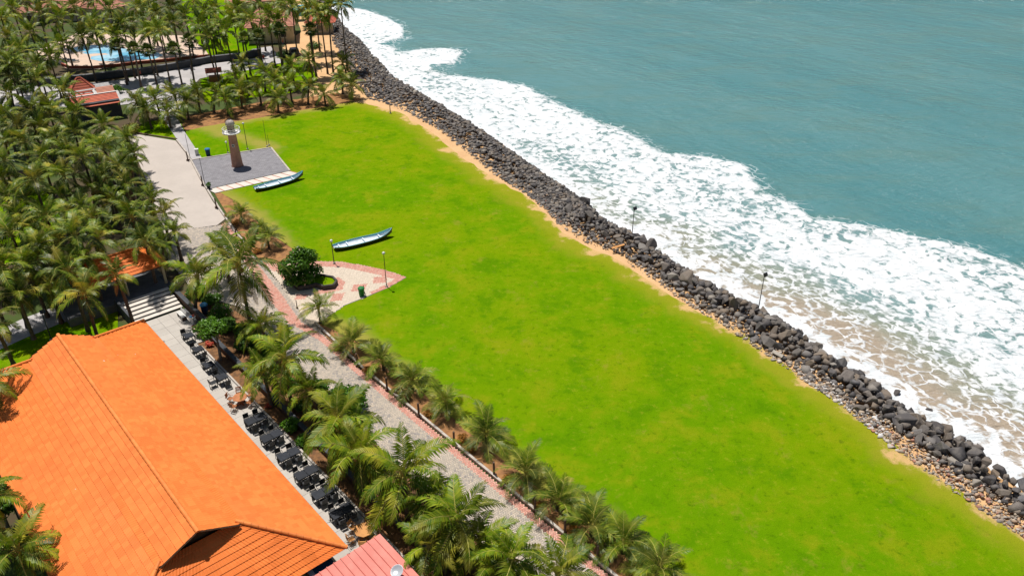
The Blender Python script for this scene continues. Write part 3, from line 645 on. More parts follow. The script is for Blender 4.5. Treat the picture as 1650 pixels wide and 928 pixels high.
MB().box((-10, 13.37, 0.88), (13, 0.46, 0.07)).box((16, 12.77, 0.62), (40, 0.42, 0.06)).obj('coping', M['darkwall'], lw, bev=0.01)

# ---- kerb along the promenade
def kerb_run(line, h, wd, name, mat, label):
    t = tag(thing(name, 'x', 'x'), label, 'kerb')
    for a, b in zip(line[:-1], line[1:]):
        d = b - a; L = d.length; k = max(1, round(L / 1.5)); ang = math.atan2(d.y, d.x)
        for i in range(k):
            c = a + d * ((i + 0.5) / k)
            MB().box((0, 0, 0), (L / k - 0.012, wd, h)).obj('kerb_stone', mat, t, bev=0.015).matrix_local = Matrix.Translation((c.x, c.y, h / 2 + random.uniform(-0.01, 0.01))) @ Matrix.Rotation(ang + random.uniform(-0.008, 0.008), 4, 'Z')
    return t
kerb_run([UW(56, 21.32), UW(12, 21.32), UW(5.4, 21.7)] + PXS([(508, 522)]), 0.26, 0.22, 'kerb', M['kerb'], 'pale concrete kerb along the promenade by the young palms')
kerb_run(PXS([(404, 404), (378, 373), (358, 344), (341, 318), (323, 288), (303, 250), (285, 227)]), 0.26, 0.22, 'kerb', M['kerb'], 'pale kerb beside the beige road below the lighthouse')
kerb_run(PXS([(285, 225), (206, 213)]), 0.15, 0.3, 'kerb', M['brownwall'], 'dark low kerb closing the far end of the beige road')

# ------------------------------------------------------------------ tiled roofs
def course_mesh(o, ax, up, s0, s1, a0, b0, a1, b1, mat, pitch=0.21, lift=0.055, wave=0.022):
    """one course of pan tiles: o on the eave, ax along it, up the slope; (a,b) its ends at the lower and upper edge"""
    nrm = ax.cross(up)
    if nrm.z < 0: nrm = -nrm
    n = max(3, int(max(b0 - a0, b1 - a1) / (pitch / 4))); v = []
    for r_, (s, a, b, l) in enumerate(((s0, a0, b0, 0.0), (s0, a0, b0, lift), (s1 + 0.03, a1, b1, 0.004))):
        for k in range(n + 1):
            x = a + (b - a) * k / n; w = wave * (0.5 + 0.5 * math.cos(2 * math.pi * x / pitch)) ** 1.6 if r_ else 0
            v.append(o + ax * x + up * s + nrm * (l + w))
    m = n + 1
    mb = MB().add(v, [(r_ * m + k, r_ * m + k + 1, (r_ + 1) * m + k + 1, (r_ + 1) * m + k) for r_ in range(2) for k in range(n)])
    me = mb.mesh('tile_course', mat, smooth=False)
    if me.polygons[-1].normal.dot(nrm) < 0: me.flip_normals()
    return me
def slope(parent, o, ax, up, length, fa, fb, mat, step=0.45, pitch=0.21, lift=0.055, wave=0.022):
    n = max(1, round(length / step)); st = length / n
    for i in range(n):
        s0, s1 = i * st, (i + 1) * st
        if fb(s0) - fa(s0) < 0.15: continue
        mk('tile_course', course_mesh(o, ax, up, s0, s1, fa(s0), fb(s0), fa(s1), max(fb(s1), fa(s1) + 0.02), mat, pitch, lift, wave), parent)
def ridge_caps(parent, a, b, mat, r=0.14, L=0.42, name='ridge_tile'):
    d = b - a; n = max(1, round(d.length / L)); ax = d.normalized()
    sd_ = ax.cross(Vector((0, 0, 1))).normalized(); up = sd_.cross(ax)
    if up.z < 0: up = -up
    v = []; K = 7; l = d.length / n
    for e, rr in ((0, r * 1.08), (l * 1.06, r * 0.94)):
        for k in range(K):
            t = math.pi * k / (K - 1); v.append(ax * e + sd_ * (math.cos(t) * rr) + up * (math.sin(t) * rr))
    mb = MB().add(v, [(k, k + 1, K + k + 1, K + k) for k in range(K - 1)] + [tuple(range(K)), tuple(reversed(range(K, 2 * K)))])
    me = mb.mesh(name, mat, smooth=False)
    for i in range(n):
        mk(name, me, parent).location = a + ax * (l * i)

# ---- main hall: long roof with small gables over hipped ends
hall = thing('hall', 'long hall under a bright orange tiled roof beside the terrace', 'building')
EZ, RZ, HWD = 3.2, 7.0, 7.7; U0, U1 = -4.6, 32.0; GU0, GU1 = -0.2, 27.6; GH = 2.45         # gable half width where it meets the hips
sl_len = math.hypot(HWD, RZ - EZ); sinp, cosp = (RZ - EZ) / sl_len, HWD / sl_len
hip_run = HWD - GH; hip_rise = hip_run * sinp / cosp
gz = EZ + hip_rise
def on(u, w, z): return UW(u, w, z)
hs = hip_run / cosp                                  # slope length up to the gable foot
for sgn in (1, -1):
    ax = EU; up = (-EW * sgn * cosp + Vector((0, 0, sinp)))
    org_ = UW(U0, sgn * HWD, EZ)
    f0 = lambda s: (GU0 - U0) * min(1, s / hs) if s < hs else GU0 - U0 - 0.45
    f1 = lambda s: (U1 - U0) - (U1 - GU1) * min(1, s / hs) if s < hs else GU1 - U0 + 0.45
    slope(hall, org_, ax, up, sl_len, f0, f1, M['orange'], 0.5, lift=0.08)
for ue, ug, sg in ((U1, GU1, 1), (U0, GU0, -1)):
    run = abs(ue - ug); L = math.hypot(run, hip_rise); up = (-EU * sg * run + Vector((0, 0, hip_rise))) / L
    slope(hall, UW(ue, -HWD, EZ), EW, up, L, lambda s: hip_run * s / L, lambda s: 2 * HWD - hip_run * s / L, M['orange'], 0.42, lift=0.045, wave=0.03)
    for w in (-1, 1):
        ridge_caps(hall, UW(ue, w * HWD, EZ + 0.05), UW(ug, w * GH, gz + 0.05), M['orange_ridge'], 0.15, 0.5, 'hip_tile')
    # gable wall, set back under its verge
    MB().add([UW(ug - sg * 0.25, -GH, gz - 0.1), UW(ug - sg * 0.25, GH, gz - 0.1), UW(ug - sg * 0.25, 0, RZ - 0.12), UW(ug - sg * 0.45, -GH, gz - 0.1), UW(ug - sg * 0.45, GH, gz - 0.1), UW(ug - sg * 0.45, 0, RZ - 0.12)],
             [(0, 1, 2), (5, 4, 3), (0, 3, 4, 1), (1, 4, 5, 2), (2, 5, 3, 0)]).obj('gable_wall', M['soffit'], hall)
    for w in (-1, 1):
        a, b = UW(ug + sg * 0.43, w * (GH + 0.1), gz - 0.02), UW(ug + sg * 0.43, 0, RZ + 0.0)
        MB().tube([a, b], 0.07, 4).obj('verge_board', M['soffit'], hall)
ridge_caps(hall, UW(GU0 - 0.45, 0, RZ + 0.03), UW(GU1 + 0.5, 0, RZ + 0.03), M['orange_ridge'], 0.15, 0.5)
ins_ = 0.9
MB().box((0, 0, 0), (U1 - U0 - 2 * ins_, 2 * HWD - 2 * ins_, EZ - 0.05)).obj('wall', M['cream'], hall).matrix_local = Matrix.Translation(UW((U0 + U1) / 2, 0, EZ / 2 - 0.05)) @ Matrix.Rotation(ANG, 4, 'Z')
# soffit board under the tiles: closes the roof from below
MB().add([UW(U0 + .05, -HWD + .05, EZ - 0.03), UW(U1 - .05, -HWD + .05, EZ - 0.03), UW(U1 - .05, HWD - .05, EZ - 0.03), UW(U0 + .05, HWD - .05, EZ - 0.03), UW(GU0, -GH, gz - 0.06), UW(GU1, -GH, gz - 0.06), UW(GU1, GH, gz - 0.06), UW(GU0, GH, gz - 0.06), UW(GU0, 0, RZ - 0.1), UW(GU1, 0, RZ - 0.1)],
         [(3, 2, 1, 0), (0, 1, 5, 4), (2, 3, 7, 6), (1, 2, 6, 5), (3, 0, 4, 7), (4, 5, 9, 8), (6, 7, 8, 9)]).obj('roof_deck', M['soffit'], hall)
for i in range(9):
    for w in (-1, 1):
        d = MB().box((0, 0, 0), (1.7, 0.06, 1.5)).obj('window', M['glass'], hall)
        d.matrix_local = Matrix.Translation(UW(U0 + 3.2 + i * 3.8, w * (HWD - ins_ + 0.02), 1.65)) @ Matrix.Rotation(ANG, 4, 'Z')
        fr = MB().box((0, 0, 0.79), (1.86, 0.1, 0.08)).box((0, 0, -0.79), (1.86, 0.1, 0.08)).box((-0.89, 0, 0), (0.08, 0.1, 1.5)).box((0.89, 0, 0), (0.08, 0.1, 1.5)).obj('frame', M['white'], d)
for w in (-1, 1):
    MB().tube([UW(U0, w * (HWD + 0.04), EZ - 0.05), UW(U1, w * (HWD + 0.04), EZ - 0.05)], 0.06, 6).obj('gutter', M['soffit'], hall)

# ---- pavilion above the steps
def hip_roof(parent, corners, zr, mat, rmat, step=0.42, inset=None, caps=True):
    """corners: four eave corners in order; ridge runs along the first side"""
    a, b, c, d = corners; L = (b - a).length; Wd = (d - a).length; ax = (b - a).normalized(); ay = (d - a).normalized()
    ins = Wd / 2 if inset is None else inset; h = zr - a.z
    r0 = a + ax * ins + ay * (Wd / 2) + Vector((0, 0, h)); r1 = b - ax * ins + ay * (Wd / 2) + Vector((0, 0, h))
    sl_ = math.hypot(Wd / 2, h); el = math.hypot(ins, h) if ins > 0 else 0
    slope(parent, a, ax, (ay * (Wd / 2) + Vector((0, 0, h))) / sl_, sl_, lambda s: ins * s / sl_, lambda s: L - ins * s / sl_, mat, step)
    slope(parent, d, ax, (-ay * (Wd / 2) + Vector((0, 0, h))) / sl_, sl_, lambda s: ins * s / sl_, lambda s: L - ins * s / sl_, mat, step)
    if ins > 0.3:
        slope(parent, a, ay, (ax * ins + Vector((0, 0, h))) / el, el, lambda s: Wd / 2 * s / el, lambda s: Wd - Wd / 2 * s / el, mat, step)
        slope(parent, b, ay, (-ax * ins + Vector((0, 0, h))) / el, el, lambda s: Wd / 2 * s / el, lambda s: Wd - Wd / 2 * s / el, mat, step)
    z4 = Vector((0, 0, 0.04)); dn = Vector((0, 0, -0.05))
    MB().add([a + dn, b + dn, c + dn, d + dn, r0 + dn * 2, r1 + dn * 2], [(3, 2, 1, 0), (0, 1, 5, 4), (2, 3, 4, 5), (1, 2, 5), (3, 0, 4)]).obj('roof_deck', M['soffit'], parent)
    if caps:
        if (r1 - r0).length > 0.3: ridge_caps(parent, r0 + z4, r1 + z4, rmat, 0.12, 0.5)
        if ins > 0.3:
            for p_, q_ in ((a, r0), (d, r0), (b, r1), (c, r1)): ridge_caps(parent, p_ + z4, q_ + z4, rmat, 0.12, 0.5, 'hip_tile')
pv_ = thing('pavilion', 'small open pavilion with orange hipped roof above the pale steps', 'pavilion')
hip_roof(pv_, [UW(-14.0, 4.6, 3.3), UW(-14.0, 13.7, 3.3), UW(-18.8, 13.7, 3.3), UW(-18.8, 4.6, 3.3)], 5.0, M['orange'], M['orange_ridge'], inset=2.6)
for u in (-14.5, -18.3):
    for w in (5.1, 9.2, 13.2):
        MB().tube([UW(u, w, 0.85), UW(u, w, 3.25)], 0.13, 10).obj('column', M['cream'], pv_)
# ---- sheet metal roof in the foreground
sh = thing('shed', 'low shed under a faded red ribbed sheet metal roof at bottom edge', 'shed')
for i in range(15):
    w = 10.1 - i * 0.52; z = 2.95 - i * 0.02
    mb = MB(); a = [(0, 0), (0.40, 0), (0.43, 0.06), (0.49, 0.06), (0.52, 0)]
    vs_ = []
    for u in (32.2, 36.2 if i < -1 else 42):
        for x, zz_ in a: vs_.append(UW(u, w - x, z + zz_ - (u - 32.2) * 0.03))
    mb.add(vs_, [(k, k + 1, k + 6, k + 5) for k in range(4)]); o = mb.obj('roof_panel', M['redmetal'], sh)
    if o.data.polygons[0].normal.z < 0: o.data.flip_normals()
MB().box((0, 0, 0), (9, 7, 2.6)).obj('wall', M['cream'], sh).matrix_local = Matrix.Translation(UW(37.2, 6.4, 1.25)) @ Matrix.Rotation(ANG, 4, 'Z')
sh2 = thing('shed', 'small corner of a second red sheet roof at the bottom edge', 'shed')
for i in range(5):
    vs_ = []
    for u in (38.3, 44):
        for x, zz_ in a: vs_.append(UW(u, 12.0 - i * 0.52 + 0.4 - x, 2.3 + zz_))
    o = MB().add(vs_, [(k, k + 1, k + 6, k + 5) for k in range(4)]).obj('roof_panel', M['redmetal'], sh2)
    if o.data.polygons[0].normal.z < 0: o.data.flip_normals()
MB().box((0, 0, 0), (4, 2.0, 2.1)).obj('wall', M['cream'], sh2).matrix_local = Matrix.Translation(UW(41, 11.1, 1.05)) @ Matrix.Rotation(ANG, 4, 'Z')
dish = thing('satellite_dish', 'round pale metal dish on the red sheet roof', 'dish', P(641, 921, 3.2), 0)
MB().lathe([(0.02, 0.0), (0.2, 0.03), (0.34, 0.09), (0.42, 0.17), (0.43, 0.19), (0.40, 0.18), (0.3, 0.10), (0.02, 0.04)], 20).obj('reflector', M['silver'], dish, smooth=True).rotation_euler = (R(18), R(-14), 0)
MB().tube([(0, 0, -0.45), (0, 0, 0.02)], 0.04, 8).obj('stem', M['greymetal'], dish)
cn = thing('canopy', 'dark blue sheet canopy with a white edge between hall and red roof', 'canopy')
MB().prism([UW(31.2, 6.7), UW(31.2, 5.3), UW(33.3, 5.3), UW(33.3, 6.7)], 2.45, 2.5).obj('sheet', M['bluepanel'], cn)
MB().prism([UW(31.0, 5.28), UW(31.0, 4.95), UW(33.3, 4.95), UW(33.3, 5.28)], 2.42, 2.56).obj('edge_board', M['white'], cn)
MB().prism([UW(31.0, 4.94), UW(31.0, 4.8), UW(33.3, 4.8), UW(33.3, 4.94)], 2.40, 2.5).obj('edge_board', M['woodred'], cn)
for u, w in ((31.3, 6.6), (33.2, 6.6), (31.3, 5.0), (33.2, 5.0)): MB().tube([UW(u, w, 0), UW(u, w, 2.44)], 0.05, 6).obj('post', M['greymetal'], cn)
ac = thing('air_conditioner', 'grey boxy air conditioning unit below the hall eave', 'unit', UW(32.9, 3.7, 0.0), ANG)
MB().box((0, 0, 0.75), (1.0, 0.9, 1.4)).obj('casing', M['greybox'], ac, bev=0.03)
MB().lathe([(0.34, 0), (0.34, 0.03), (0.05, 0.04)], 16, c=(0, 0, 1.45)).obj('fan_grille', M['metal'], ac)

# ------------------------------------------------------------------ furniture on the terrace
def chair_parts(t, mat):
    MB().box((0, 0, 0.44), (0.50, 0.50, 0.05)).obj('seat', mat, t, bev=0.012)
    b = MB(); b.box((-0.26, 0, 0.70), (0.045, 0.48, 0.46)).obj('backrest', mat, t, bev=0.015).rotation_euler = (0, R(-7), 0)
    for s in (-1, 1):
        MB().tube([(0.24, s * 0.26, 0.0), (0.24, s * 0.26, 0.66), (0.15, s * 0.27, 0.68), (-0.26, s * 0.27, 0.69)], 0.022, 6).obj('armrest', mat, t)
        MB().tube([(-0.25, s * 0.24, 0.45), (-0.30, s * 0.25, 0.0)], 0.022, 6).obj('leg', mat, t)
        MB().tube([(0.22, s * 0.22, 0.45), (0.23, s * 0.22, 0.0)], 0.02, 6).obj('leg', mat, t)
chair0 = thing('armchair', 'x', 'chair'); chair_parts(chair0, M['black'])
table0 = thing('table', 'x', 'table')
MB().box((0, 0, 0.725), (0.86, 0.86, 0.05)).obj('tabletop', M['blacktop'], table0, bev=0.012)
MB().box((0, 0, 0.66), (0.78, 0.78, 0.07)).obj('apron', M['black'], table0)
for sx in (-1, 1):
    for sy in (-1, 1): MB().box((sx * 0.38, sy * 0.38, 0.34), (0.06, 0.06, 0.66)).obj('leg', M['black'], table0)
used = set()
def place(proto, u, w, rz, label, group=None, z=0.085):
    if proto.name not in used:
        used.add(proto.name); proto.location = UW(u, w, z); proto.rotation_euler = (0, 0, ANG + rz); proto['label'] = label
        if group: proto['group'] = group
        return proto
    return dup(proto, UW(u, w, z), ANG + rz, label, group)
singles = [(-3.2, 11.0), (-0.3, 10.75), (2.8, 10.45), (5.4, 10.55)]
for i, (u, w) in enumerate(singles):
    nm = ORD[i + 1] + ' single table from the steps'
    place(table0, u, w, random.uniform(-.04, .04), 'square black table, the ' + nm.replace('single table', 'one'), 'single black tables')
    place(chair0, u - 0.82, w - 0.15, random.uniform(-.12, .12), 'black armchair on the far side of the ' + nm, 'black armchairs')
    if i >= 1: place(chair0, u + 0.75, w + 0.1, math.pi + random.uniform(-.15, .15), 'black armchair on the near side of the ' + nm, 'black armchairs')
    if i == 3: place(chair0, u - 0.1, w - 0.85, math.pi / 2 + .1, 'black armchair turned sideways left of the ' + nm, 'black armchairs')
dbl = [12.9, 15.75, 18.65, 21.45, 24.15, 26.75]
for i, u in enumerate(dbl):
    nm = ORD[i + 1] + ' table pair after the red-brown table'
    for k, w in enumerate((9.72, 10.60)):
        sd_ = ('roof-side', 'palm-side')[k]
        place(table0, u, w, random.uniform(-.02, .02), 'square black table, %s half of the %s' % (sd_, nm), 'paired black tables')
        place(chair0, u - 0.66 + random.uniform(-.07, .07), w + random.uniform(-.06, .06), random.uniform(-.14, .14), 'black armchair, far %s seat of the %s' % (sd_, nm), 'black armchairs')
        place(chair0, u + 0.56 + random.uniform(-.08, .10), w + random.uniform(-.06, .06), math.pi + random.uniform(-.14, .14), 'black armchair, near %s seat of the %s' % (sd_, nm), 'black armchairs')
def wood_set(u, w, mat, nm, r_, angs):
    t = thing('round_table', nm + ' octagonal wooden table on the terrace', 'table', UW(u, w, 0.085), ANG + 0.2)
    MB().lathe([(r_, 0.70), (r_, 0.74)], 8).obj('tabletop', mat, t)
    MB().box((0, 0, 0.35), (0.12, 0.12, 0.7)).obj('pedestal', mat, t)
    MB().box((0, 0, 0.05), (0.9, 0.1, 0.08)).box((0, 0, 0.06), (0.1, 0.9, 0.08)).obj('foot', mat, t)
    first = None
    for k, a in enumerate(angs):
        rr = r_ + 0.32; loc = UW(u + math.cos(a) * rr, w + math.sin(a) * rr, 0.085)
        lab = 'wooden folding chair, %s clockwise round the %s octagonal table' % (ORD[k + 1], nm)
        if first is None:
            c = first = thing('folding_chair', lab, 'chair', loc, ANG + a + math.pi, 'wooden folding chairs')
            for j in range(5): MB().box((-0.17 + j * 0.09, 0, 0.44), (0.075, 0.44, 0.022)).obj('seat_slat', mat, c)
            for j in range(5): MB().box((-0.27 - 0.02 * 1, -0.16 + j * 0.08, 0.70), (0.02, 0.055, 0.40)).obj('back_slat', mat, c)
            MB().box((-0.29, 0, 0.93), (0.035, 0.48, 0.06)).obj('top_rail', mat, c)
            for s in (-1, 1):
                MB().tube([(-0.29, s * 0.22, 0.95), (0.22, s * 0.22, 0.0)], 0.02, 4).obj('leg', mat, c)
                MB().tube([(0.2, s * 0.2, 0.44), (-0.26, s * 0.2, 0.0)], 0.02, 4).obj('leg', mat, c)
                MB().tube([(0.18, s * 0.25, 0.62), (-0.29, s * 0.25, 0.64)], 0.022, 4).obj('armrest', mat, c)
        else: dup(first, loc, ANG + a + math.pi, lab, 'wooden folding chairs')
wood_set(9.25, 10.45, M['woodred'], 'red-brown', 0.66, [0.5, 1.6, 2.8, 3.8, 5.2])
wood_set(29.35, 10.4, M['wood'], 'orange', 0.72, [0.3, 1.25, 2.3, 3.5, 4.6, 5.6])
# bench, bin, potted stand by the steps
bn = thing('bench', 'white slatted bench facing the steps at the edge of the terrace', 'bench', UW(-7.9, 12.1, 0.085), ANG)
for k in range(4): MB().box((0, -0.18 + k * 0.12, 0.44), (1.5, 0.10, 0.035)).obj('seat_slat', M['white'], bn)
for k in range(3): MB().box((0, 0.27 + 0.02 * k, 0.56 + k * 0.13), (1.5, 0.03, 0.10)).obj('back_slat', M['white'], bn)
for s in (-1, 1):
    MB().box((s * 0.68, 0.02, 0.22), (0.06, 0.46, 0.42)).obj('leg', M['brownwall'], bn); MB().tube([(s * 0.68, 0.24, 0.4), (s * 0.68, 0.34, 0.92)], 0.03, 6).obj('back_post', M['white'], bn)
def barrel(loc, label, body, lid, r=0.29, h=0.95, name='bin'):
    t = thing(name, label, 'bin', loc, random.random() * 3)
    MB().lathe([(r * 0.82, 0), (r * 0.92, h * .35), (r * 0.95, h * .7), (r, h)], 16).obj('body', body, t, smooth=False)
    MB().lathe([(r * 1.12, h), (r * 1.15, h + 0.05), (r * 0.9, h + 0.15), (r * 0.3, h + 0.19)], 16).obj('lid', lid, t)
    return t
barrel(UW(-7.3, 14.3, 0.0), 'blue plastic bin behind the low wall by the white bench', M['bluebindark'], M['bluebin'], 0.36, 1.0)
barrel(P(336, 251), 'blue lidded bin on the grass beside the lighthouse platform', M['bluebindark'], M['bluebin'], 0.36, 1.0)
gb = barrel(P(583, 476, 0.03), 'green bin on the rim of the pointed paved apron', M['greenbin'], M['greenbin'], 0.33, 0.85)
ps = thing('washbasin_stand', 'small white round stand with red and blue on top near the bench', 'stand', UW(-5.9, 12.5, 0.085), 0)
MB().lathe([(0.20, 0), (0.16, 0.3), (0.15, 0.8), (0.30, 0.86), (0.34, 0.95), (0.30, 0.95), (0.26, 0.9), (0.05, 0.89)], 16).obj('basin', M['white'], ps)
MB().lathe([(0.12, 0), (0.14, 0.12), (0.10, 0.2)], 10, c=(0.1, 0.1, 0.9)).obj('pot', M['flower_red'], ps); MB().lathe([(0.12, 0), (0.13, 0.1), (0.05, 0.16)], 10, c=(-0.1, -0.12, 0.9)).obj('pot', M['bluebin'], ps)
rp_ = thing('plant_pot', 'red terracotta pot beside the white stand on the terrace edge', 'pot', UW(-4.9, 12.2, 0.085), 0)
MB().lathe([(0.16, 0), (0.24, 0.35), (0.27, 0.4), (0.23, 0.4), (0.2, 0.34), (0.02, 0.33)], 14).obj('pot', M['terracotta'], rp_)

# ------------------------------------------------------------------ lighthouse and its platform
lx = P(383, 268)
plat = [P(309, 259), P(437, 239), P(467, 276), P(334, 306)]
pl = thing('platform', 'x', 'x'); del pl['label']; del pl['category']; struct(pl)
pc = sum(plat, Vector()) / 4; pl.location = pc; prz = math.atan2((plat[1] - plat[0]).y, (plat[1] - plat[0]).x); pl.rotation_euler = (0, 0, prz)
inv = Matrix.Rotation(-prz, 4, 'Z') @ Matrix.Translation(-pc)
MB().prism([inv @ p for p in plat], -0.05, 0.10).obj('paved_surface', M['platform'], pl)
for a, b in ((0, 1), (1, 2)):
    p0, p1 = inv @ plat[a], inv @ plat[b]; d = p1 - p0; k = max(1, round(d.length / 1.6))
    for i in range(k):
        c = p0 + d * ((i + .5) / k); MB().box((0, 0, 0), (d.length / k - 0.01, 0.24, 0.22)).obj('edge_stone', M['kerb'], pl, bev=0.01).matrix_local = Matrix.Translation((c.x, c.y, 0.06)) @ Matrix.Rotation(math.atan2(d.y, d.x), 4, 'Z')
s0, s1, s2, s3 = P(334.5, 306.5), P(467.5, 276.5), P(484, 281), P(346, 312)
for i in range(9):
    f0_, f1_ = i / 9 + 0.004, (i + 1) / 9 - 0.012
    MB().prism([inv @ s0.lerp(s1, f0_), inv @ s0.lerp(s1, f1_), inv @ s3.lerp(s2, f1_), inv @ s3.lerp(s2, f0_)], -0.04, 0.085).obj('border_slab', M['tread'], pl, bev=0.008)
    f2_, f3_ = f1_ + 0.002, (i + 1) / 9 + 0.004
    MB().prism([inv @ s0.lerp(s1, f2_), inv @ s0.lerp(s1, f3_), inv @ s3.lerp(s2, f3_), inv @ s3.lerp(s2, f2_)], -0.04, 0.078).obj('border_strip', M['pinktile'], pl)
lh = thing('lighthouse', 'small brown brick lighthouse with white railed gallery and pale dome', 'lighthouse', (lx.x, lx.y, 0.1), 0)
tw = MB(); nS = 24; ROW = 24
prof = [(0.80 - 0.24 * k / ROW + (0.07 if k == 0 else 0), 5.0 * k / ROW) for k in range(ROW + 1)]
tw.lathe(prof, nS); to = tw.obj('tower', M['tower'], lh, smooth=True)
uvl = to.data.uv_layers.new(name='UVMap')
for poly in to.data.polygons:
    for li in poly.loop_indices:
        c = to.data.vertices[to.data.loops[li].vertex_index].co; an = math.atan2(c.y, c.x)
        pa = math.atan2(poly.center.y, poly.center.x)
        if an - pa > math.pi: an -= 2 * math.pi
        if pa - an > math.pi: an += 2 * math.pi
        uvl.data[li].uv = (an * 0.7, c.z)
wo = MB().box((0, 0, 0), (0.34, 0.12, 0.42)).obj('window', M['white'], lh); wo.location = (0.12, -0.665, 3.3); MB().box((0, -0.03, 0), (0.2, 0.12, 0.26)).obj('pane', M['glass'], wo)
wo = MB().box((0, 0, 0), (0.12, 0.34, 0.42)).obj('window', M['white'], lh); wo.location = (-0.62, 0.1, 3.1); MB().box((-0.03, 0, 0), (0.12, 0.2, 0.26)).obj('pane', M['glass'], wo)
ga = MB().lathe([(0.55, -0.22), (0.9, -0.05), (1.26, 0), (1.28, 0.12), (0.5, 0.13)], 28).obj('gallery', M['white'], lh); ga.location = (0, 0, 5.05)
for z in (0.28, 0.55):
    ring = [(1.2 * math.cos(2 * math.pi * k / 28), 1.2 * math.sin(2 * math.pi * k / 28), z + 0.12) for k in range(29)]
    MB().tube(ring, 0.035, 6).obj('rail', M['white'], ga)
for k in range(14):
    a_ = 2 * math.pi * k / 14; MB().tube([(1.2 * math.cos(a_), 1.2 * math.sin(a_), 0.1), (1.2 * math.cos(a_), 1.2 * math.sin(a_), 0.67)], 0.028, 6).obj('baluster', M['white'], ga)
la = MB().lathe([(0.54, 0), (0.52, 1.05), (0.6, 1.07), (0.6, 1.12)], 20).obj('lantern', M['lantern'], lh); la.location = (0, 0, 5.15)
MB().box((0, -0.5, 0.3), (0.7, 0.1, 0.3)).obj('opening', M['glass'], la)
dm = MB().lathe([(0.64, 0), (0.62, 0.2), (0.54, 0.42), (0.38, 0.57), (0.16, 0.65), (0.03, 0.67)], 24).obj('dome', M['dome'], lh, smooth=True); dm.location = (0, 0, 6.27)
for k in range(12):
    a_ = 2 * math.pi * k / 12; MB().tube([(r_ * math.cos(a_), r_ * math.sin(a_), z) for r_, z in ((0.645, 0.0), (0.625, 0.2), (0.545, 0.42), (0.385, 0.575), (0.165, 0.655))], 0.02, 5).obj('rib', M['dome'], dm)
MB().lathe([(0.05, 0), (0.11, 0.08), (0.05, 0.16), (0.015, 0.3)], 10, c=(0, 0, 0.62)).obj('finial', M['greymetal'], dm)

# ------------------------------------------------------------------ boats
def boat(a, b, label):
    d = b - a; L = d.length; t = thing('boat', label, 'boat', (a + b) / 2, math.atan2(d.y, d.x))
    def sec(f):      # f 0..1 from stern (left) to raised prow (right)
        x = (f - 0.5) * L; w = 0.82 * (max(0.0, math.sin(math.pi * min(1, f * 0.86 + 0.14)))) ** 0.55 * (1 if f > 0.1 else 0.75 + f * 2.5)
        sheer = 0.46 + 0.10 * (1 - min(1, f / 0.25)) ** 2 + 0.62 * max(0, (f - 0.66) / 0.34) ** 2.2
        keel = 0.05 + 0.42 * max(0, (f - 0.80) / 0.20) ** 2 + 0.20 * max(0, (0.1 - f) / 0.1)
        return x, max(w, 0.02), sheer, keel
    NS = 26; K = 9; out = MB(); inn = MB(); vo_, vi_ = [], []
    for i in range(NS + 1):
        x, w, sh_, ke = sec(i / NS)
        for k in range(K):
            an = -1 + 2 * k / (K - 1); y = w * math.copysign(abs(math.sin(an * math.pi / 2)) ** 0.8, an); z = ke + (sh_ - ke) * abs(an) ** 1.7
            vo_.append((x, y, z)); vi_.append((x * 0.985, y * 0.90, max(ke + 0.09, z) if abs(an) < 0.55 else z + (0.0 if abs(an) == 1 else 0.02)))
    fo = [(i * K + k, (i + 1) * K + k, (i + 1) * K + k + 1, i * K + k + 1) for i in range(NS) for k in range(K - 1)]
    out.add(vo_, [tuple(reversed(f)) for f in fo]); oo = out.obj('hull', M['boathull'], t, smooth=True)
    inn.add(vi_, fo)
    io = inn.obj('inner_shell', [M['boatblue'], M['boatwhite']], t, smooth=True)
    for p_ in io.data.polygons:
        k = p_.index % (K - 1)
        if 1 <= k <= K - 3: p_.material_index = 1
    for s in (0, K - 1):
        MB().tube([vo_[i * K + s] for i in range(NS + 1)], 0.045, 5).obj('gunwale', M['boatblue'], t)
    for f in (0.10, 0.24, 0.52, 0.78):
        x, w, sh_, ke = sec(f); MB().box((x, 0, ke + (sh_ - ke) * 0.72), (0.16, w * 1.72, 0.05)).obj('thwart', M['boatwhite'], t)
    x, w, sh_, ke = sec(1.0); MB().tube([(x - 0.12, 0, ke - 0.02), (x + 0.02, 0, sh_ - 0.1), (x + 0.10, 0, sh_ + 0.10)], [0.05, 0.05, 0.035], 6).obj('stem', M['boathull'], t)
    return t
boat(P(411, 308.5), P(489, 287), 'long turquoise wooden boat lying beside the lighthouse platform')
boat(P(538, 403.5), P(632, 380), 'long turquoise wooden boat lying alone on the open lawn')

# ------------------------------------------------------------------ posts and lamps
kerb_posts = [P(576, 590), P(624, 629), P(675, 671), P(732, 717), P(796, 767), P(862, 823), P(910, 861), P(962, 902)]
post0 = None
for i, p_ in enumerate(kerb_posts):
    lab = 'brown wooden post on the promenade kerb, %s from the near end' % ORD[len(kerb_posts) - i]
    if post0 is None:
        post0 = thing('wooden_post', lab, 'post', p_, 0.2, 'wooden posts along the kerb')
        MB().tube([(0, 0, 0), (0.01, 0, 0.75), (0, 0.01, 1.45)], [0.10, 0.09, 0.085], 8).obj('shaft', M['post'], post0)
        MB().box((0, 0, 0.10), (0.34, 0.34, 0.3)).obj('base', M['brownwall'], post0, bev=0.02)
    else: dup(post0, p_, random.random() * 3, lab)
for px, py, lab in ((349, 336, 'wooden post by the beige road kerb below the blue boat'), (382, 386, 'wooden post by the road kerb between the two young palms'), (303, 259.5, 'dark post at the far left corner of the lighthouse platform'), (327, 299.5, 'dark post at the near left corner of the lighthouse platform'), (479, 497, 'short dark post on the paved apron behind the young palm'), (587, 473, 'thin short post beside the green bin')):
    o = dup(post0, P(px, py), random.random() * 3, lab)
    if py in (473, 497): o.scale = (0.5, 0.5, 0.7)
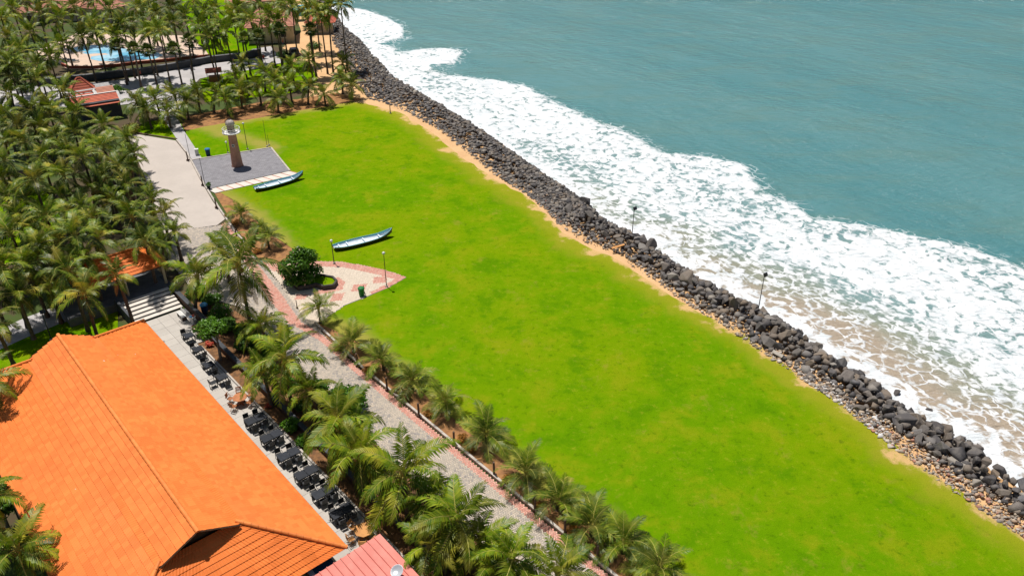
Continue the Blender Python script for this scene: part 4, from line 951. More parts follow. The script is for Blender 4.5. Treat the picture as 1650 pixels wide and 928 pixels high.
def lamp(px, py, h, label, kind='globe', mat='greymetal', r=0.045, z=0.0, rz=0.0):
    t = thing('lamp_post', label, 'lamp post', P(px, py, z), rz)
    MB().box((0, 0, 0.06), (0.28, 0.28, 0.2)).obj('base', M['kerb'], t, bev=0.02)
    MB().tube([(0, 0, 0), (0, 0, h * 0.5), (0, 0, h)], [r * 1.25, r, r * 0.8], 8).obj('pole', M[mat], t)
    if kind == 'globe': MB().lathe([(0.05, 0), (0.14, 0.06), (0.17, 0.17), (0.14, 0.27), (0.04, 0.33)], 12, c=(0, 0, h)).obj('lamp_globe', M['globe'], t, smooth=True)
    elif kind == 'flood':
        f = MB().box((0, 0, 0), (0.50, 0.20, 0.40)).obj('floodlight', M['metal'], t, bev=0.03); f.location = (0.1, 0.0, h + 0.12); f.rotation_euler = (R(-25), 0, R(40))
        MB().box((0, -0.105, 0), (0.42, 0.01, 0.32)).obj('lens', M['glass'], f)
    return t
lamp(1018, 384, 3.9, 'dark floodlight pole on the boulders nearest the stone slope', 'flood', 'metal', z=-0.2)
lamp(1221, 503, 4.4, 'dark floodlight pole on the boulders further down the shore', 'flood', 'metal', z=-0.2)
lamp(399, 241, 4.0, 'tall lamp post with white head behind the lighthouse', 'globe', 'metal')
lamp(367.5, 247, 1.6, 'short lamp post with white head behind the lighthouse', 'globe', 'metal')
lamp(430.5, 236.5, 4.3, 'thin bare pole at the far corner of the lighthouse platform', 'none', 'post', 0.03)
lamp(433.5, 234.5, 1.7, 'short thin pole beside the platform far corner', 'none', 'post', 0.03)
lamp(307, 257.5, 4.0, 'thin dark pole at the left end of the lighthouse platform', 'none', 'metal', 0.035)
lamp(331, 301, 4.2, 'thin dark pole at the near left corner of the platform', 'none', 'metal', 0.035)
lamp(623, 462, 4.0, 'slender lamp post on the pointed tip of the paved apron', 'globe', 'post', 0.04)
lamp(538.5, 425, 2.8, 'lamp post with white head on the apron edge by the boat', 'globe', 'post', 0.05)
lamp(83, 548, 3.2, 'dark lamp post on the small lawn behind the orange roof', 'flood', 'metal', 0.05)
lamp(629, 183, 1.6, 'short wooden stake on the sandy lawn edge by the stones', 'none', 'post', 0.07)
wbx = thing('utility_box', 'small white box beside the path by the lighthouse platform', 'box', P(318, 250), 0.3)
MB().box((0, 0, 0.45), (0.5, 0.4, 0.9)).obj('casing', M['white'], wbx, bev=0.03)
MB().box((0, 0, 0.93), (0.58, 0.48, 0.06)).obj('cap', M['white'], wbx)

# ------------------------------------------------------------------ pool terrace and far buildings
sheet('pool_deck', PXS([(55, 84), (100, 62), (130, 52), (200, 56), (300, 58), (330, 80), (340, 94), (262, 100), (190, 107), (160, 112), (108, 112), (92, 100), (66, 96)]), 0.02, M['deck'], 4.0)
pool_px = [(112, 82), (122, 77), (135, 74), (166, 73), (186, 75), (215, 82), (256, 86), (263, 90), (250, 95.5), (225, 97), (200, 99.5), (182, 99), (160, 99), (146, 96), (147, 92), (160, 90), (175, 88.5), (170, 86.5), (152, 87), (140, 88), (132, 86), (140, 84), (120, 83.5)]
sheet('swimming_pool', PXS(pool_px), 0.03, M['pool'], 3.0)
pw = thing('deck_wall', 'low red edging wall round the near side of the pool terrace', 'wall')
ln = PXS([(100, 106), (112, 111), (150, 111), (190, 107.5), (225, 103), (262, 100), (300, 96), (338, 92)])
for a_, b_ in zip(ln[:-1], ln[1:]):
    d = b_ - a_; MB().box((0, 0, 0), (d.length, 0.3, 0.55)).obj('wall_segment', M['redbrick'], pw).matrix_local = Matrix.Translation((a_ + b_) / 2 + Vector((0, 0, 0.27))) @ Matrix.Rotation(math.atan2(d.y, d.x), 4, 'Z')
bw = thing('boundary_wall', 'long dark wall with grey top along the side road', 'wall')
ln = PXS([(60, 139), (140, 131), (190, 124.5), (240, 119), (300, 109), (340, 101), (395, 95), (420, 88)])
for a_, b_ in zip(ln[:-1], ln[1:]):
    d = b_ - a_; mt = Matrix.Translation((a_ + b_) / 2) @ Matrix.Rotation(math.atan2(d.y, d.x), 4, 'Z')
    MB().box((0, 0, 0.6), (d.length, 0.5, 1.2)).obj('wall_segment', M['darkwall'], bw).matrix_local = mt  # face coloured dark because it is the shaded side
    MB().box((0, 0, 1.24), (d.length + 0.1, 0.75, 0.09)).obj('coping', M['walltop'], bw).matrix_local = mt
lo0 = None
for i, (px, py, rz) in enumerate(((116, 99, 0.2), (304, 84, 0.5), (311, 80, 0.5), (82, 86, 0.9), (122, 100.5, 0.2))):
    lab = ['dark lounger at the left end of the pool', 'dark lounger right of the pool by the tall fan palm', 'dark lounger behind the other one right of the pool', 'dark lounger far left of the pool deck', 'second dark lounger at the left end of the pool'][i]
    if lo0 is None:
        lo0 = thing('sun_lounger', lab, 'sun lounger', P(px, py, 0.02), rz, 'loungers by the pool')
        MB().box((0, 0, 0.34), (1.4, 0.7, 0.09)).obj('seat', M['cloth_lounger'], lo0, bev=0.02)
        b_ = MB().box((0, 0, 0), (0.75, 0.7, 0.08)).obj('backrest', M['cloth_lounger'], lo0, bev=0.02); b_.location = (-0.98, 0, 0.56); b_.rotation_euler = (0, R(38), 0)
        for sx in (-0.6, 0.6):
            for sy in (-0.3, 0.3): MB().box((sx, sy, 0.15), (0.06, 0.06, 0.3)).obj('leg', M['white'], lo0)
    else: dup(lo0, P(px, py, 0.02), rz, lab)
def house(name, label, c, L, Wd, ez, rz_, ang, tile, inset=None, wall='cream', step=0.5):
    t = thing(name, label, 'house'); ax = Vector((math.cos(ang), math.sin(ang), 0)); ay = Vector((-ax.y, ax.x, 0)); c = Vector((c.x, c.y, 0))
    cr = [c - ax * L / 2 - ay * Wd / 2, c + ax * L / 2 - ay * Wd / 2, c + ax * L / 2 + ay * Wd / 2, c - ax * L / 2 + ay * Wd / 2]
    for p_ in cr: p_.z = ez
    hip_roof(t, cr, rz_, M[tile], M[tile], step, inset)
    mt = Matrix.Translation(c + Vector((0, 0, ez / 2 - 0.05))) @ Matrix.Rotation(ang, 4, 'Z')
    MB().box((0, 0, 0), (L - 1.2, Wd - 1.2, ez)).obj('wall', M[wall], t).matrix_local = mt
    for s in (-1, 1):
        for k in range(max(1, int(L / 4))):
            x = -L / 2 + L * (k + 0.5) / max(1, int(L / 4))
            w_ = MB().box((0, 0, 0), (1.1, 0.08, 1.3)).obj('window', M['glass'], t); w_.matrix_local = mt @ Matrix.Translation((x, s * (Wd / 2 - 0.6 + 0.02), 0.1))
            MB().box((0, 0, 0.7), (1.3, 0.12, 0.1)).box((0, 0, -0.7), (1.3, 0.16, 0.1)).obj('frame', M['white'], w_)
        w_ = MB().box((0, 0, 0), (0.08, 0.9, 1.5)).obj('window', M['glass'], t); w_.matrix_local = mt @ Matrix.Translation((s * (L / 2 - 0.6 + 0.02), -Wd * 0.2, 0.1))
        MB().box((0, 0, 0.8), (0.12, 1.1, 0.1)).box((0, 0, -0.8), (0.16, 1.1, 0.1)).obj('frame', M['white'], w_)
    return t
house('house', 'cream walled house with faded pink hipped roof among the far palms', P(440, 60), 11, 13, 3.6, 6.6, R(12), 'pinktile', 4)
house('house', 'house with pink tiled roof at the top edge above the cream house', P(410, 28), 12, 10, 4.6, 7.6, R(12), 'pinktile', 0)
house('house', 'small orange tiled hut at the head of the stone slope', P(519, 52), 7, 5, 2.6, 4.2, R(5), 'redtile', 2)
house('house', 'pink roofed house behind palms at the top left', P(80, 18), 15, 11, 4.2, 7.4, R(8), 'pinktile', 4)
house('house', 'low pink roofed house right of the top left one', P(108, 30), 10, 8, 3.2, 5.4, R(8), 'pinktile', 3)
house('house', 'tiny pink hut peeping between trunks at the far left', P(55, 38), 6, 5, 3, 4.6, R(8), 'pinktile', 2)
house('house', 'house with blue-grey sheet roof near the top edge', P(146, 20), 13, 8, 4.2, 5.4, R(10), 'sheetblue', 0)
house('house', 'small hut with red roof right of the blue-grey roof', P(172, 32), 7, 9, 3.2, 5.4, R(70), 'pinktile', 2)
tp = thing('tarpaulin_shelter', 'bright turquoise tarpaulin shelter between trunks near the sea', 'shelter', P(487, 32), 0.3)
MB().add([(-2.5, -1.6, 2.6), (2.5, -1.6, 2.4), (2.5, 1.6, 3.1), (-2.5, 1.6, 3.3), (-2.5, -1.7, 1.2), (2.5, -1.7, 1.0)], [(0, 1, 2, 3), (4, 5, 1, 0)]).obj('sheet', M['turq'], tp)
for sx in (-2.4, 2.4):
    for sy in (-1.5, 1.5): MB().tube([(sx, sy, 0), (sx, sy, 2.5 + (0.4 if sy > 0 else 0))], 0.05, 6).obj('pole', M['greymetal'], tp)
# white edged red tile building by the side road
rb = thing('restaurant', 'low building with red tiled roofs and white ridge bands by the side road', 'building')
A_, B_ = P(104, 160.5, 3.6), P(189, 148, 3.6); ax = (B_ - A_).normalized(); ay = Vector((-ax.y, ax.x, 0)); Lr = (B_ - A_).length
C0 = A_ - ay * 3.1 - Vector((0, 0, 1.0)); sl2 = math.hypot(3.1, 1.0)
slope(rb, C0, ax, (ay * 3.1 + Vector((0, 0, 1.0))) / sl2, sl2, lambda s: 0, lambda s: Lr, M['redtile'], 0.4)
MB().box((Lr / 2, 0.1, 0.06), (Lr + 0.3, 0.35, 0.2)).obj('ridge_band', M['white'], rb).matrix_local = Matrix.Translation(A_) @ Matrix.Rotation(math.atan2(ax.y, ax.x), 4, 'Z')
MB().tube([C0 + ax * Lr + Vector((0, 0, 0.08)), B_ + Vector((0, 0, 0.08))], 0.2, 4).obj('verge_band', M['white'], rb)
B0 = A_ + ay * 2.6 - Vector((0, 0, 0.9)); sl3 = math.hypot(2.3, 0.8)
slope(rb, A_ + ay * 0.4 - Vector((0, 0, 0.35)), ax, ay, 2.6, lambda s: 0.5, lambda s: Lr * 0.56, M['redtile'], 0.5, lift=0.02)
slope(rb, A_ + ay * 0.6 - Vector((0, 0, 0.3)), ax, (ay * 2.3 + Vector((0, 0, 0.6))).normalized(), 2.6, lambda s: Lr * 0.63, lambda s: Lr * 0.97, M['pinktile'], 0.45)
MB().tube([A_ + ax * Lr * 0.595 + ay * 0.2, A_ + ax * Lr * 0.595 + ay * 3.2], 0.24, 4).obj('ridge_band', M['white'], rb)
MB().tube([A_ + ay * 3.15 + Vector((0, 0, 0.1)), A_ + ax * Lr * 0.98 + ay * 3.15 + Vector((0, 0, 0.2))], 0.16, 4).obj('ridge_band', M['white'], rb)
wc = A_ + ax * Lr / 2; MB().box((Lr / 2, 0.0, -1.95), (Lr - 0.5, 5.4, 2.7)).obj('wall', M['darkwall'], rb).matrix_local = Matrix.Translation(A_) @ Matrix.Rotation(math.atan2(ax.y, ax.x), 4, 'Z')
apx = A_ + ax * 3.2 + ay * 4.9 + Vector((0, 0, 1.5)); 
prc = [A_ + ax * 1.0 + ay * 3.4, A_ + ax * 5.4 + ay * 3.4, A_ + ax * 5.4 + ay * 6.6, A_ + ax * 1.0 + ay * 6.6]
hip_roof(rb, [p_ - Vector((0, 0, 0.3)) for p_ in prc], A_.z + 1.9, M['redtile'], M['redtile'], 0.45, 1.9)
for k in range(4):
    p0 = A_ + ax * 0.5 + ay * (6.9 + k * 0.75) - Vector((0, 0, 0.7)); MB().tube([p0, p0 + ax * (Lr - 0.7)], 0.11, 4).obj('pergola_beam', M['white'], rb)
for k in range(6):
    p0 = A_ + ax * (0.6 + k * (Lr - 0.9) / 5) + ay * 6.7 - Vector((0, 0, 0.85)); MB().tube([p0, p0 + ay * 2.6], 0.09, 4).obj('pergola_beam', M['white'], rb)
    for e in (0.1, 2.4): MB().tube([p0 + ay * e, Vector((p0.x, p0.y, 0)) + ay * e], 0.09, 6).obj('pergola_post', M['white'], rb)
sg = thing('kiosk', 'small red sheet-roofed kiosk among palms by the side road', 'kiosk', P(347, 131), 0.35)
for k, s in enumerate((-1, 1)):
    v_ = [(-1.5, s * 1.3, 1.9), (1.5, s * 1.3, 1.9), (1.5, 0, 2.6), (-1.5, 0, 2.6)]; o = MB().add(v_, [(0, 1, 2, 3) if s < 0 else (3, 2, 1, 0)]).obj('roof_panel', M['redtile'], sg)
    for x in (-1.3, 1.3): MB().tube([(x, s * 1.1, 0), (x, s * 1.1, 2.0)], 0.06, 6).obj('post', M['white'], sg)
MB().box((0, 0, 0.5), (2.2, 1.6, 1.0)).obj('counter', M['woodred'], sg)
# parked car near the cream house
car = thing('car', 'dark parked car on the sand verge near the cream house', 'car', P(475, 90), R(112))
prof_ = [(-2.0, 0.35), (-2.05, 0.85), (-1.9, 1.0), (-1.5, 1.05), (-1.1, 1.62), (0.5, 1.65), (1.05, 1.1), (1.85, 0.95), (2.05, 0.75), (2.05, 0.35)]
vb = [(x, y * (0.8 if z > 1.2 else 0.86), z) for y in (-1, 1) for x, z in prof_]; n_ = len(prof_)
MB().add(vb, [tuple(range(n_)), tuple(reversed(range(n_, 2 * n_)))] + [(k, k + n_, (k + 1) % n_ + n_, (k + 1) % n_) for k in range(n_)]).obj('body', M['carpaint'], car, bev=0.04)
for s in (-1, 1):
    MB().add([(-1.0, s * 0.835, 1.1), (0.75, s * 0.835, 1.1), (0.42, s * 0.82, 1.56), (-0.95, s * 0.82, 1.56)], [(0, 1, 2, 3) if s < 0 else (3, 2, 1, 0)]).obj('side_window', M['glass'], car)
    for x in (-1.3, 1.3):
        w_ = MB().lathe([(0.33, -0.1), (0.35, 0), (0.33, 0.1)], 16).obj('wheel', M['rubber'], car); w_.location = (x, s * 0.82, 0.33); w_.rotation_euler = (R(90), 0, 0)
        MB().lathe([(0.19, -0.11), (0.19, 0.11)], 12).obj('rim', M['silver'], w_)
    MB().box((2.04, s * 0.55, 0.78), (0.06, 0.3, 0.14)).obj('headlight', M['globe'], car)
MB().add([(1.06, -0.68, 1.13), (1.06, 0.68, 1.13), (0.55, 0.62, 1.6), (0.55, -0.62, 1.6)], [(0, 1, 2, 3)]).obj('windscreen', M['glass'], car).location = (0.03, 0, 0.03)

# ------------------------------------------------------------------ palms
def frond_geo(mb, L, lift, droop, seed, nl=34, leaf=0.62, hang=0.45, xf=None, wid=1.0, ragged=0.1, m0=0):
    """one feather leaf along +X: arching midrib with two combs of narrow leaflets"""
    r = random.Random(seed); n = 14; pts = []; p = Vector((0, 0, 0)); tw = r.uniform(-0.25, 0.25)
    for i in range(n + 1):
        pts.append(p.copy()); f = i / n; a = lift - droop * (f ** 1.25)
        p = p + Vector((math.cos(a), 0, math.sin(a))) * (L / n)
    xf = xf or Matrix.Identity(4)
    mb.tube([xf @ q for q in pts[::2]], [L * 0.014 * (1.15 - 0.95 * i / 7) for i in range(8)], 4, m0 + 1, cap=False)
    for i in range(nl):
        f = 0.14 + 0.86 * (i + 0.5) / nl; s = f * n; k = min(int(s), n - 1); b = pts[k].lerp(pts[k + 1], s - k)
        tan = (pts[k + 1] - pts[k]).normalized(); up = Vector((-tan.z, 0, tan.x))
        ll = L * leaf * 0.42 * (0.45 + 0.75 * math.sin(math.pi * min(1, (f + 0.05)) ** 0.8)) * (1 - 0.35 * max(0, f - 0.85) / 0.15)
        for s_ in (-1, 1):
            if r.random() < ragged * 0.5: continue
            l = ll * r.uniform(0.85, 1.12)
            side = Vector((0, s_, 0)); hg = hang * r.uniform(0.6, 1.4)
            d = (side * math.cos(tw * s_) + tan * (0.45 + 0.7 * f) + up * (0.34 - hg * 0.5)).normalized()
            d2 = (d + Vector((0, 0, -hg * 1.5))).normalized()
            wv = tan * (L * 0.0105 * wid * (0.7 + 0.6 * math.sin(math.pi * f)))
            m_ = b + d * l * 0.5; e = m_ + d2 * l * 0.5
            o = len(mb.v)
            mb.v += [tuple(xf @ (b - wv * 0.6)), tuple(xf @ (b + wv * 0.6)), tuple(xf @ (m_ + wv)), tuple(xf @ (m_ - wv)), tuple(xf @ e)]
            mb.f += [(o, o + 1, o + 2, o + 3), (o + 3, o + 2, o + 4)]; mb.m += [m0, m0]
LIFTS = {'coco': [(78, 55), (58, 85), (38, 95), (18, 92), (-4, 75), (-30, 48)], 'young': [(78, 45), (62, 70), (46, 85), (30, 85), (14, 70), (-2, 50)]}
frond_me = {}
for kind, nl, hang in (('coco', 25, 0.5), ('young', 21, 0.28)):
    for c, (li, dr) in enumerate(LIFTS[kind]):
        for v_ in range(2):
            mb = MB(); frond_geo(mb, 1.0, R(li), R(dr), c * 10 + v_, nl, 0.54 if kind == 'coco' else 0.60, hang, wid=1.45)
            for mk_, lm in (('near', M['palm'] if kind == 'coco' else M['palm_young']), ('grove', M['palm_far'])):
                if kind == 'young' and mk_ == 'grove': continue
                frond_me[(kind, mk_, c, v_)] = mb.mesh('frond', [lm, M['rachis']])
mb = MB(); frond_geo(mb, 1.0, R(-55), R(28), 99, 24, 0.5, 1.0, wid=1.2); dead_me = mb.mesh('dry_frond', [M['dead'], M['rachis']])
def heart_mesh(nuts, seed):
    r = random.Random(seed); mb = MB()
    for k in range(9):
        a = k * 2.4; mb.tube([(0.04 * math.cos(a), 0.04 * math.sin(a), -0.35), (0.10 * math.cos(a), 0.10 * math.sin(a), 0.05), (0.22 * math.cos(a), 0.22 * math.sin(a), 0.5)], [0.10, 0.07, 0.02], 5, 1)
    for k in range(nuts):
        a = r.uniform(0, 6.28); q = 0.26 * r.uniform(0.8, 1.2); z = -0.25 + r.uniform(-0.16, 0.12)
        mb.lathe([(0.02, -0.13), (0.10, -0.07), (0.115, 0.02), (0.07, 0.11), (0.01, 0.14)], 7, 2, (q * math.cos(a), q * math.sin(a), z))
    return mb.mesh('crown', [M['palm'], M['rachis'], M['coconut']])
hearts = [heart_mesh(8, 1), heart_mesh(3, 2), heart_mesh(0, 3)]
def trunk_mesh(seed, bend):
    r = random.Random(seed); pts = []; rad = []; n = 16; ph = r.uniform(0, 6.28)
    for i in range(n + 1):
        f = i / n; b = bend * (f ** 1.7); pts.append((math.cos(ph) * b, math.sin(ph) * b, f))
        rad.append((0.19 - 0.07 * f + 0.10 * max(0, 1 - f * 9)) * (1.06 if i % 2 else 0.97))
    mb = MB().tube(pts, rad, 9); return mb.mesh('trunk', M['trunk'], smooth=True), Vector((math.cos(ph) * bend, math.sin(ph) * bend, 1.0))
trunks = [trunk_mesh(s, b) for s, b in ((1, 0.15), (2, 0.5), (3, 0.9), (4, 0.05), (5, 0.3))]
crown_me = []
for v_ in range(5):
    r = random.Random(50 + v_); mb = MB(); nf = 15 + v_ % 3
    for k in range(nf):
        f = k / nf; li, dr = LIFTS['coco'][min(5, int(f * 6))]; yaw = k * 2.39996 + r.uniform(-.2, .2)
        xf = Matrix.Rotation(yaw, 4, 'Z') @ Matrix.Translation((0.03, 0, 0))
        frond_geo(mb, r.uniform(0.88, 1.08), R(li + r.uniform(-8, 8)), R(dr + r.uniform(-10, 10)), v_ * 40 + k, 19, 0.54, 0.5, xf, wid=2.2)
    crown_me.append(mb.mesh('crown', [M['palm_far'], M['rachis']]))
def fan_crown(seed):
    r = random.Random(seed); mb = MB()
    for k in range(30):
        yaw = k * 2.39996; el = R(80 - 125 * (k / 30) + r.uniform(-8, 8)); d = Vector((math.cos(el) * math.cos(yaw), math.cos(el) * math.sin(yaw), math.sin(el)))
        sd_ = Vector((-math.sin(yaw), math.cos(yaw), 0)); up = d.cross(sd_); c = d * r.uniform(0.42, 0.55); mb.tube([d * 0.05, c], 0.02, 4, 1, False)
        for j in range(17):
            a = R(-105 + 210 * j / 16); q = (d * math.cos(a) + sd_ * math.sin(a)); ll = 0.5 * (1 - 0.25 * abs(a) / 1.8) * r.uniform(0.9, 1.1); pw_ = q.cross(up) * 0.035
            e = c + q * ll + Vector((0, 0, -0.06)); m_ = c + q * ll * 0.55 + up * 0.03
            o = len(mb.v); mb.v += [tuple(c), tuple(m_ + pw_), tuple(e), tuple(m_ - pw_)]; mb.f += [(o, o + 1, o + 2, o + 3)]; mb.m += [0]
    return mb.mesh('crown', [M['fan'], M['rachis']])
fan_me = [fan_crown(1), fan_crown(2)]
pr = random.Random(11)
def palm(px, py, h, L, label, kind='coco', split=True, mset='near', group=None, nf=None, name='coconut_palm', girth=1.0, tv=None, cat='palm tree'):
    top = P(px, py, h); ti = pr.randrange(5) if tv is None else tv; tme, off = trunks[ti]
    yaw = pr.uniform(0, 6.28); rot = Matrix.Rotation(yaw, 4, 'Z'); of = rot @ Vector((off.x * girth, off.y * girth, 0))
    t = thing(name, label, cat, (top.x - of.x, top.y - of.y, -0.03), yaw, group)
    tr = mk('trunk', tme, t); tr.scale = (girth, girth, h)
    o_ = Vector((off.x * girth, off.y * girth, h))
    if kind == 'fan':
        c = mk('crown', fan_me[pr.randrange(2)], t); c.location = o_; c.scale = (L, L, L * 0.9); return t
    if not split:
        c = mk('crown', crown_me[pr.randrange(5)], t); c.location = o_; c.scale = (L * pr.uniform(.92, 1.08), L * pr.uniform(.92, 1.08), L * pr.uniform(.9, 1.1)); c.rotation_euler = (pr.uniform(-.12, .12), pr.uniform(-.12, .12), pr.uniform(0, 6.28)); return t
    c = mk('crown', hearts[2 if kind == 'young' else pr.randrange(3)], t); c.location = o_; c.scale = (L / 3.2,) * 3
    nf = nf or (16 if kind == 'coco' else 15); k0 = pr.uniform(0, 6.28); sc_ = 3.2
    for k in range(nf):
        f = (k + pr.uniform(-.4, .4)) / nf; ci = min(5, max(0, int(f * 6)))
        me_ = frond_me[(kind, mset, ci, pr.randrange(2))]
        fo_ = mk('frond', me_, c); s_ = sc_ * pr.uniform(0.84, 1.1) * (0.8 if ci == 0 else 1)
        fo_.scale = (s_, s_, s_); fo_.rotation_euler = (pr.uniform(-.35, .35), pr.uniform(-.12, .12), k0 + k * 2.39996 + pr.uniform(-.25, .25))
    if kind == 'coco' and pr.random() < 0.45:
        fo_ = mk('dry_frond', dead_me, c); fo_.scale = (2.4,) * 3; fo_.rotation_euler = (0, 0, pr.uniform(0, 6.28)); fo_.location = (0, 0, -0.2)
    return t
# young palms on the promenade side of the lawn, from the near end
row = [(1063, 914), (1006, 874), (954, 848), (899, 806), (848, 762), (784, 698), (719, 648), (664, 612), (616, 582), (568, 553)]
for i, (x, y) in enumerate(row):
    palm(x, y, 0.95, 2.75 + pr.uniform(-.2, .3), 'young palm on the orange strip by the lawn, %s from the near end' % ORD[i + 1], 'young', group='young palms along the kerb', name='young_palm', girth=0.75, tv=3)
for (x, y, h, L, lab) in ((513, 497, 1.7, 2.5, 'young palm at the near corner of the paved apron'), (388, 345, 1.3, 2.4, 'young palm between the blue boat and the road kerb'), (431, 383, 1.4, 2.4, 'young palm beside the leafy tree on the apron'), (418, 368, 1.0, 1.8, 'low young palm squeezed between two others by the road kerb')):
    palm(x, y, h, L, lab, 'young', group='young palms by the road', name='young_palm', girth=0.75, tv=3)
# grown palms between terrace and promenade, from the near end
rowb = [(899, 926, 3.4, 2.9), (826, 898, 3.6, 2.8), (798, 916, 2.6, 2.6), (737, 838, 4.2, 3.5), (651, 764, 4.6, 3.7), (692, 880, 3.0, 2.4), (580, 732, 4.2, 3.3), (545, 676, 4.3, 3.2), (457, 576, 5.4, 3.5), (418, 524, 3.4, 2.5), (384, 428, 7.6, 4.2), (318, 446, 4.4, 2.9), (357, 402, 4.2, 3.0), (560, 702, 3.4, 2.6), (694, 806, 3.2, 2.6), (772, 872, 3.0, 2.5), (500, 628, 3.6, 2.5), (424, 600, 3.4, 2.4)]
rowb.sort(key=lambda q: -q[1])
for i, (x, y, h, L) in enumerate(rowb):
    palm(x, y, h, L * 1.25, 'large green palm between terrace and promenade, %s from the near end' % ORD[i + 1], group='palms between terrace and promenade')
# palms at the road's left side
for i, (x, y, h, L) in enumerate(((281, 374, 4.0, 2.7), (262, 394, 3.6, 2.3), (265, 345, 4.6, 2.9), (245, 322, 5.2, 3.1), (192, 268, 5.5, 3.3), (216, 248, 4.4, 2.9), (205, 225, 5.0, 3.0))):
    palm(x, y, h, L, 'palm leaning over the left edge of the beige road, %s from the near end' % ORD[i + 1], mset='grove', group='palms on the road edge')
# grove
grove = [(36, 230, 7), (138, 256, 7.5), (80, 225, 6.5), (120, 214, 6), (165, 205, 6), (100, 285, 6.5), (150, 305, 6), (58, 290, 7), (40, 318, 5.5), (12, 322, 5.5), (95, 318, 6), (130, 335, 6), (180, 322, 5), (215, 352, 4.6), (10, 262, 7), (20, 376, 6), (62, 396, 6), (118, 378, 6.5), (110, 436, 6.5), (188, 440, 6.5), (28, 472, 6.5), (140, 474, 6.2), (96, 392, 6), (160, 386, 5.5), (46, 426, 6.5), (5, 430, 6),
         (10, 188, 6), (45, 178, 6), (85, 186, 6), (125, 180, 5.5), (62, 205, 6.5), (18, 150, 6.5), (172, 238, 6), (70, 255, 6.5), (205, 300, 4.5), (170, 285, 5), (8, 290, 6), (75, 348, 6), (150, 350, 5.5), (30, 345, 6), (82, 462, 5.5), (105, 245, 7), (30, 205, 6.5), (148, 232, 6), (4, 225, 6.5), (135, 412, 6), (75, 430, 5.5), (110, 345, 5.5), (50, 368, 5)]
fr = random.Random(21)
for _ in range(900):
    x, y = fr.uniform(-15, 232), fr.uniform(165, 470)
    if x > 205 - max(0, (y - 215)) * -0.18 or (x > 150 and y > 395) or (90 < x and y < 200): continue
    if (x < 95 and 300 < y < 360) and fr.random() < 0.7: continue
    if min((x - g_[0]) ** 2 + (1.5 * (y - g_[1])) ** 2 for g_ in grove) < 40 ** 2: continue
    grove.append((x, y, fr.uniform(3.8, 6.2)))
for x, y, h in grove:
    near_ = y > 205
    gl, gg = (('coconut palm in the far part of the grove near the red tiled building', 'grove palms by the red tiled building') if y < 235 else
              ('coconut palm of the grove along the left edge of the photo', 'grove palms along the left edge') if x < 62 else
              ('coconut palm in the near part of the grove beside the pavilion', 'grove palms beside the pavilion') if y > 372 else
              ('coconut palm with drooping fronds in the middle of the grove', 'palms in the middle of the grove'))
    palm(x + pr.uniform(-5, 5), y + pr.uniform(-3, 3), h + pr.uniform(-1.4, 1.6), (2.5 if 150 < x < 240 and y > 395 else pr.uniform(2.7, 3.9)), gl, split=near_, mset='grove', group=gg, nf=13)
for (x, y, h, L, lab) in ((28, 884, 4.6, 3.2, 'palm at the bottom left corner beside the orange roof'), (-20, 610, 6.5, 3.4, 'palm half outside the left edge shading the orange roof'), (-24, 800, 6.2, 3.0, 'palm outside the lower left edge by the hall eave'), (-12, 520, 5.5, 3.0, 'palm at the left edge behind the orange roof')):
    palm(x, y, h, L, lab)
# tall palms round the pool and side road
tall = [(22, 16, 9), (62, 22, 9), (100, 34, 9), (48, 52, 8.5), (98, 74, 6.5), (148, 36, 9), (200, 38, 9.5), (154, 50, 9), (250, 24, 9), (258, 52, 9), (276, 16, 9), (324, 40, 9), (240, 54, 8.5), (24, 102, 7.5), (56, 104, 7), (12, 100, 7.5), (98, 146, 5), (362, 52, 10), (406, 36, 9), (432, 24, 10), (474, 12, 11), (496, 16, 11), (518, 22, 11.5), (533, 18, 12), (326, 20, 9), (120, 12, 9), (175, 16, 9), (225, 12, 9), (300, 24, 9), (350, 14, 9), (385, 14, 9), (455, 10, 10), (10, 60, 9), (36, 84, 8), (80, 90, 7), (18, 124, 7), (60, 130, 6), (340, 62, 8.5), (186, 60, 8.5), (212, 40, 9), (130, 62, 8.5), (545, 6, 12), (5, 30, 9), (80, 6, 9), (275, 38, 9), (310, 6, 9), (415, 8, 9.5), (240, 2, 9), (150, 0, 9), (40, 2, 9), (372, 30, 9), (445, 36, 9), (508, 4, 11)]
for x, y, h in tall:
    palm(x + pr.uniform(-4, 4), y + pr.uniform(-2, 2), h + pr.uniform(-1, 1), pr.uniform(3.3, 4.2), *[], label=(tl := ('tall slender coconut palm near the cream house and the sea' if x > 385 else 'tall slender coconut palm by the pink roofed houses at the top edge' if y < 30 else 'tall slender coconut palm standing round the pool' if x > 90 else 'tall slender coconut palm in the upper left corner')), split=False, group=tl.replace('palm', 'palms'), girth=0.85)
fans = [(188, 73, 7.5), (216, 79, 7.2), (238, 82, 7), (280, 79, 7.5), (304, 66, 8), (394, 62, 7.2), (416, 58, 8), (450, 48, 9.5), (500, 48, 9)]
for i, (x, y, h) in enumerate(fans):
    palm(x, y, h, 1.9, 'fan palm with round spiky crown by the side road, %s from the left' % ORD[i + 1], 'fan', group='fan palms along the side road', name='fan_palm', girth=1.0)
low = [(220, 164, 3.4), (250, 160, 3.4), (282, 156, 3.6), (318, 148, 3.6), (348, 148, 3.6), (380, 124, 3.8), (388, 146, 3.2), (390, 102, 4.0), (416, 140, 3.4), (442, 130, 3.6), (448, 160, 2.4), (466, 137, 3.3), (470, 108, 4.0), (498, 97, 4.2), (498, 139, 3.0), (522, 152, 2.2), (550, 125, 3.0), (566, 137, 2.6), (552, 102, 2.4), (300, 165, 3.0), (364, 160, 2.8), (428, 118, 3.6), (270, 182, 2.6), (235, 178, 3.0)]
low.sort()
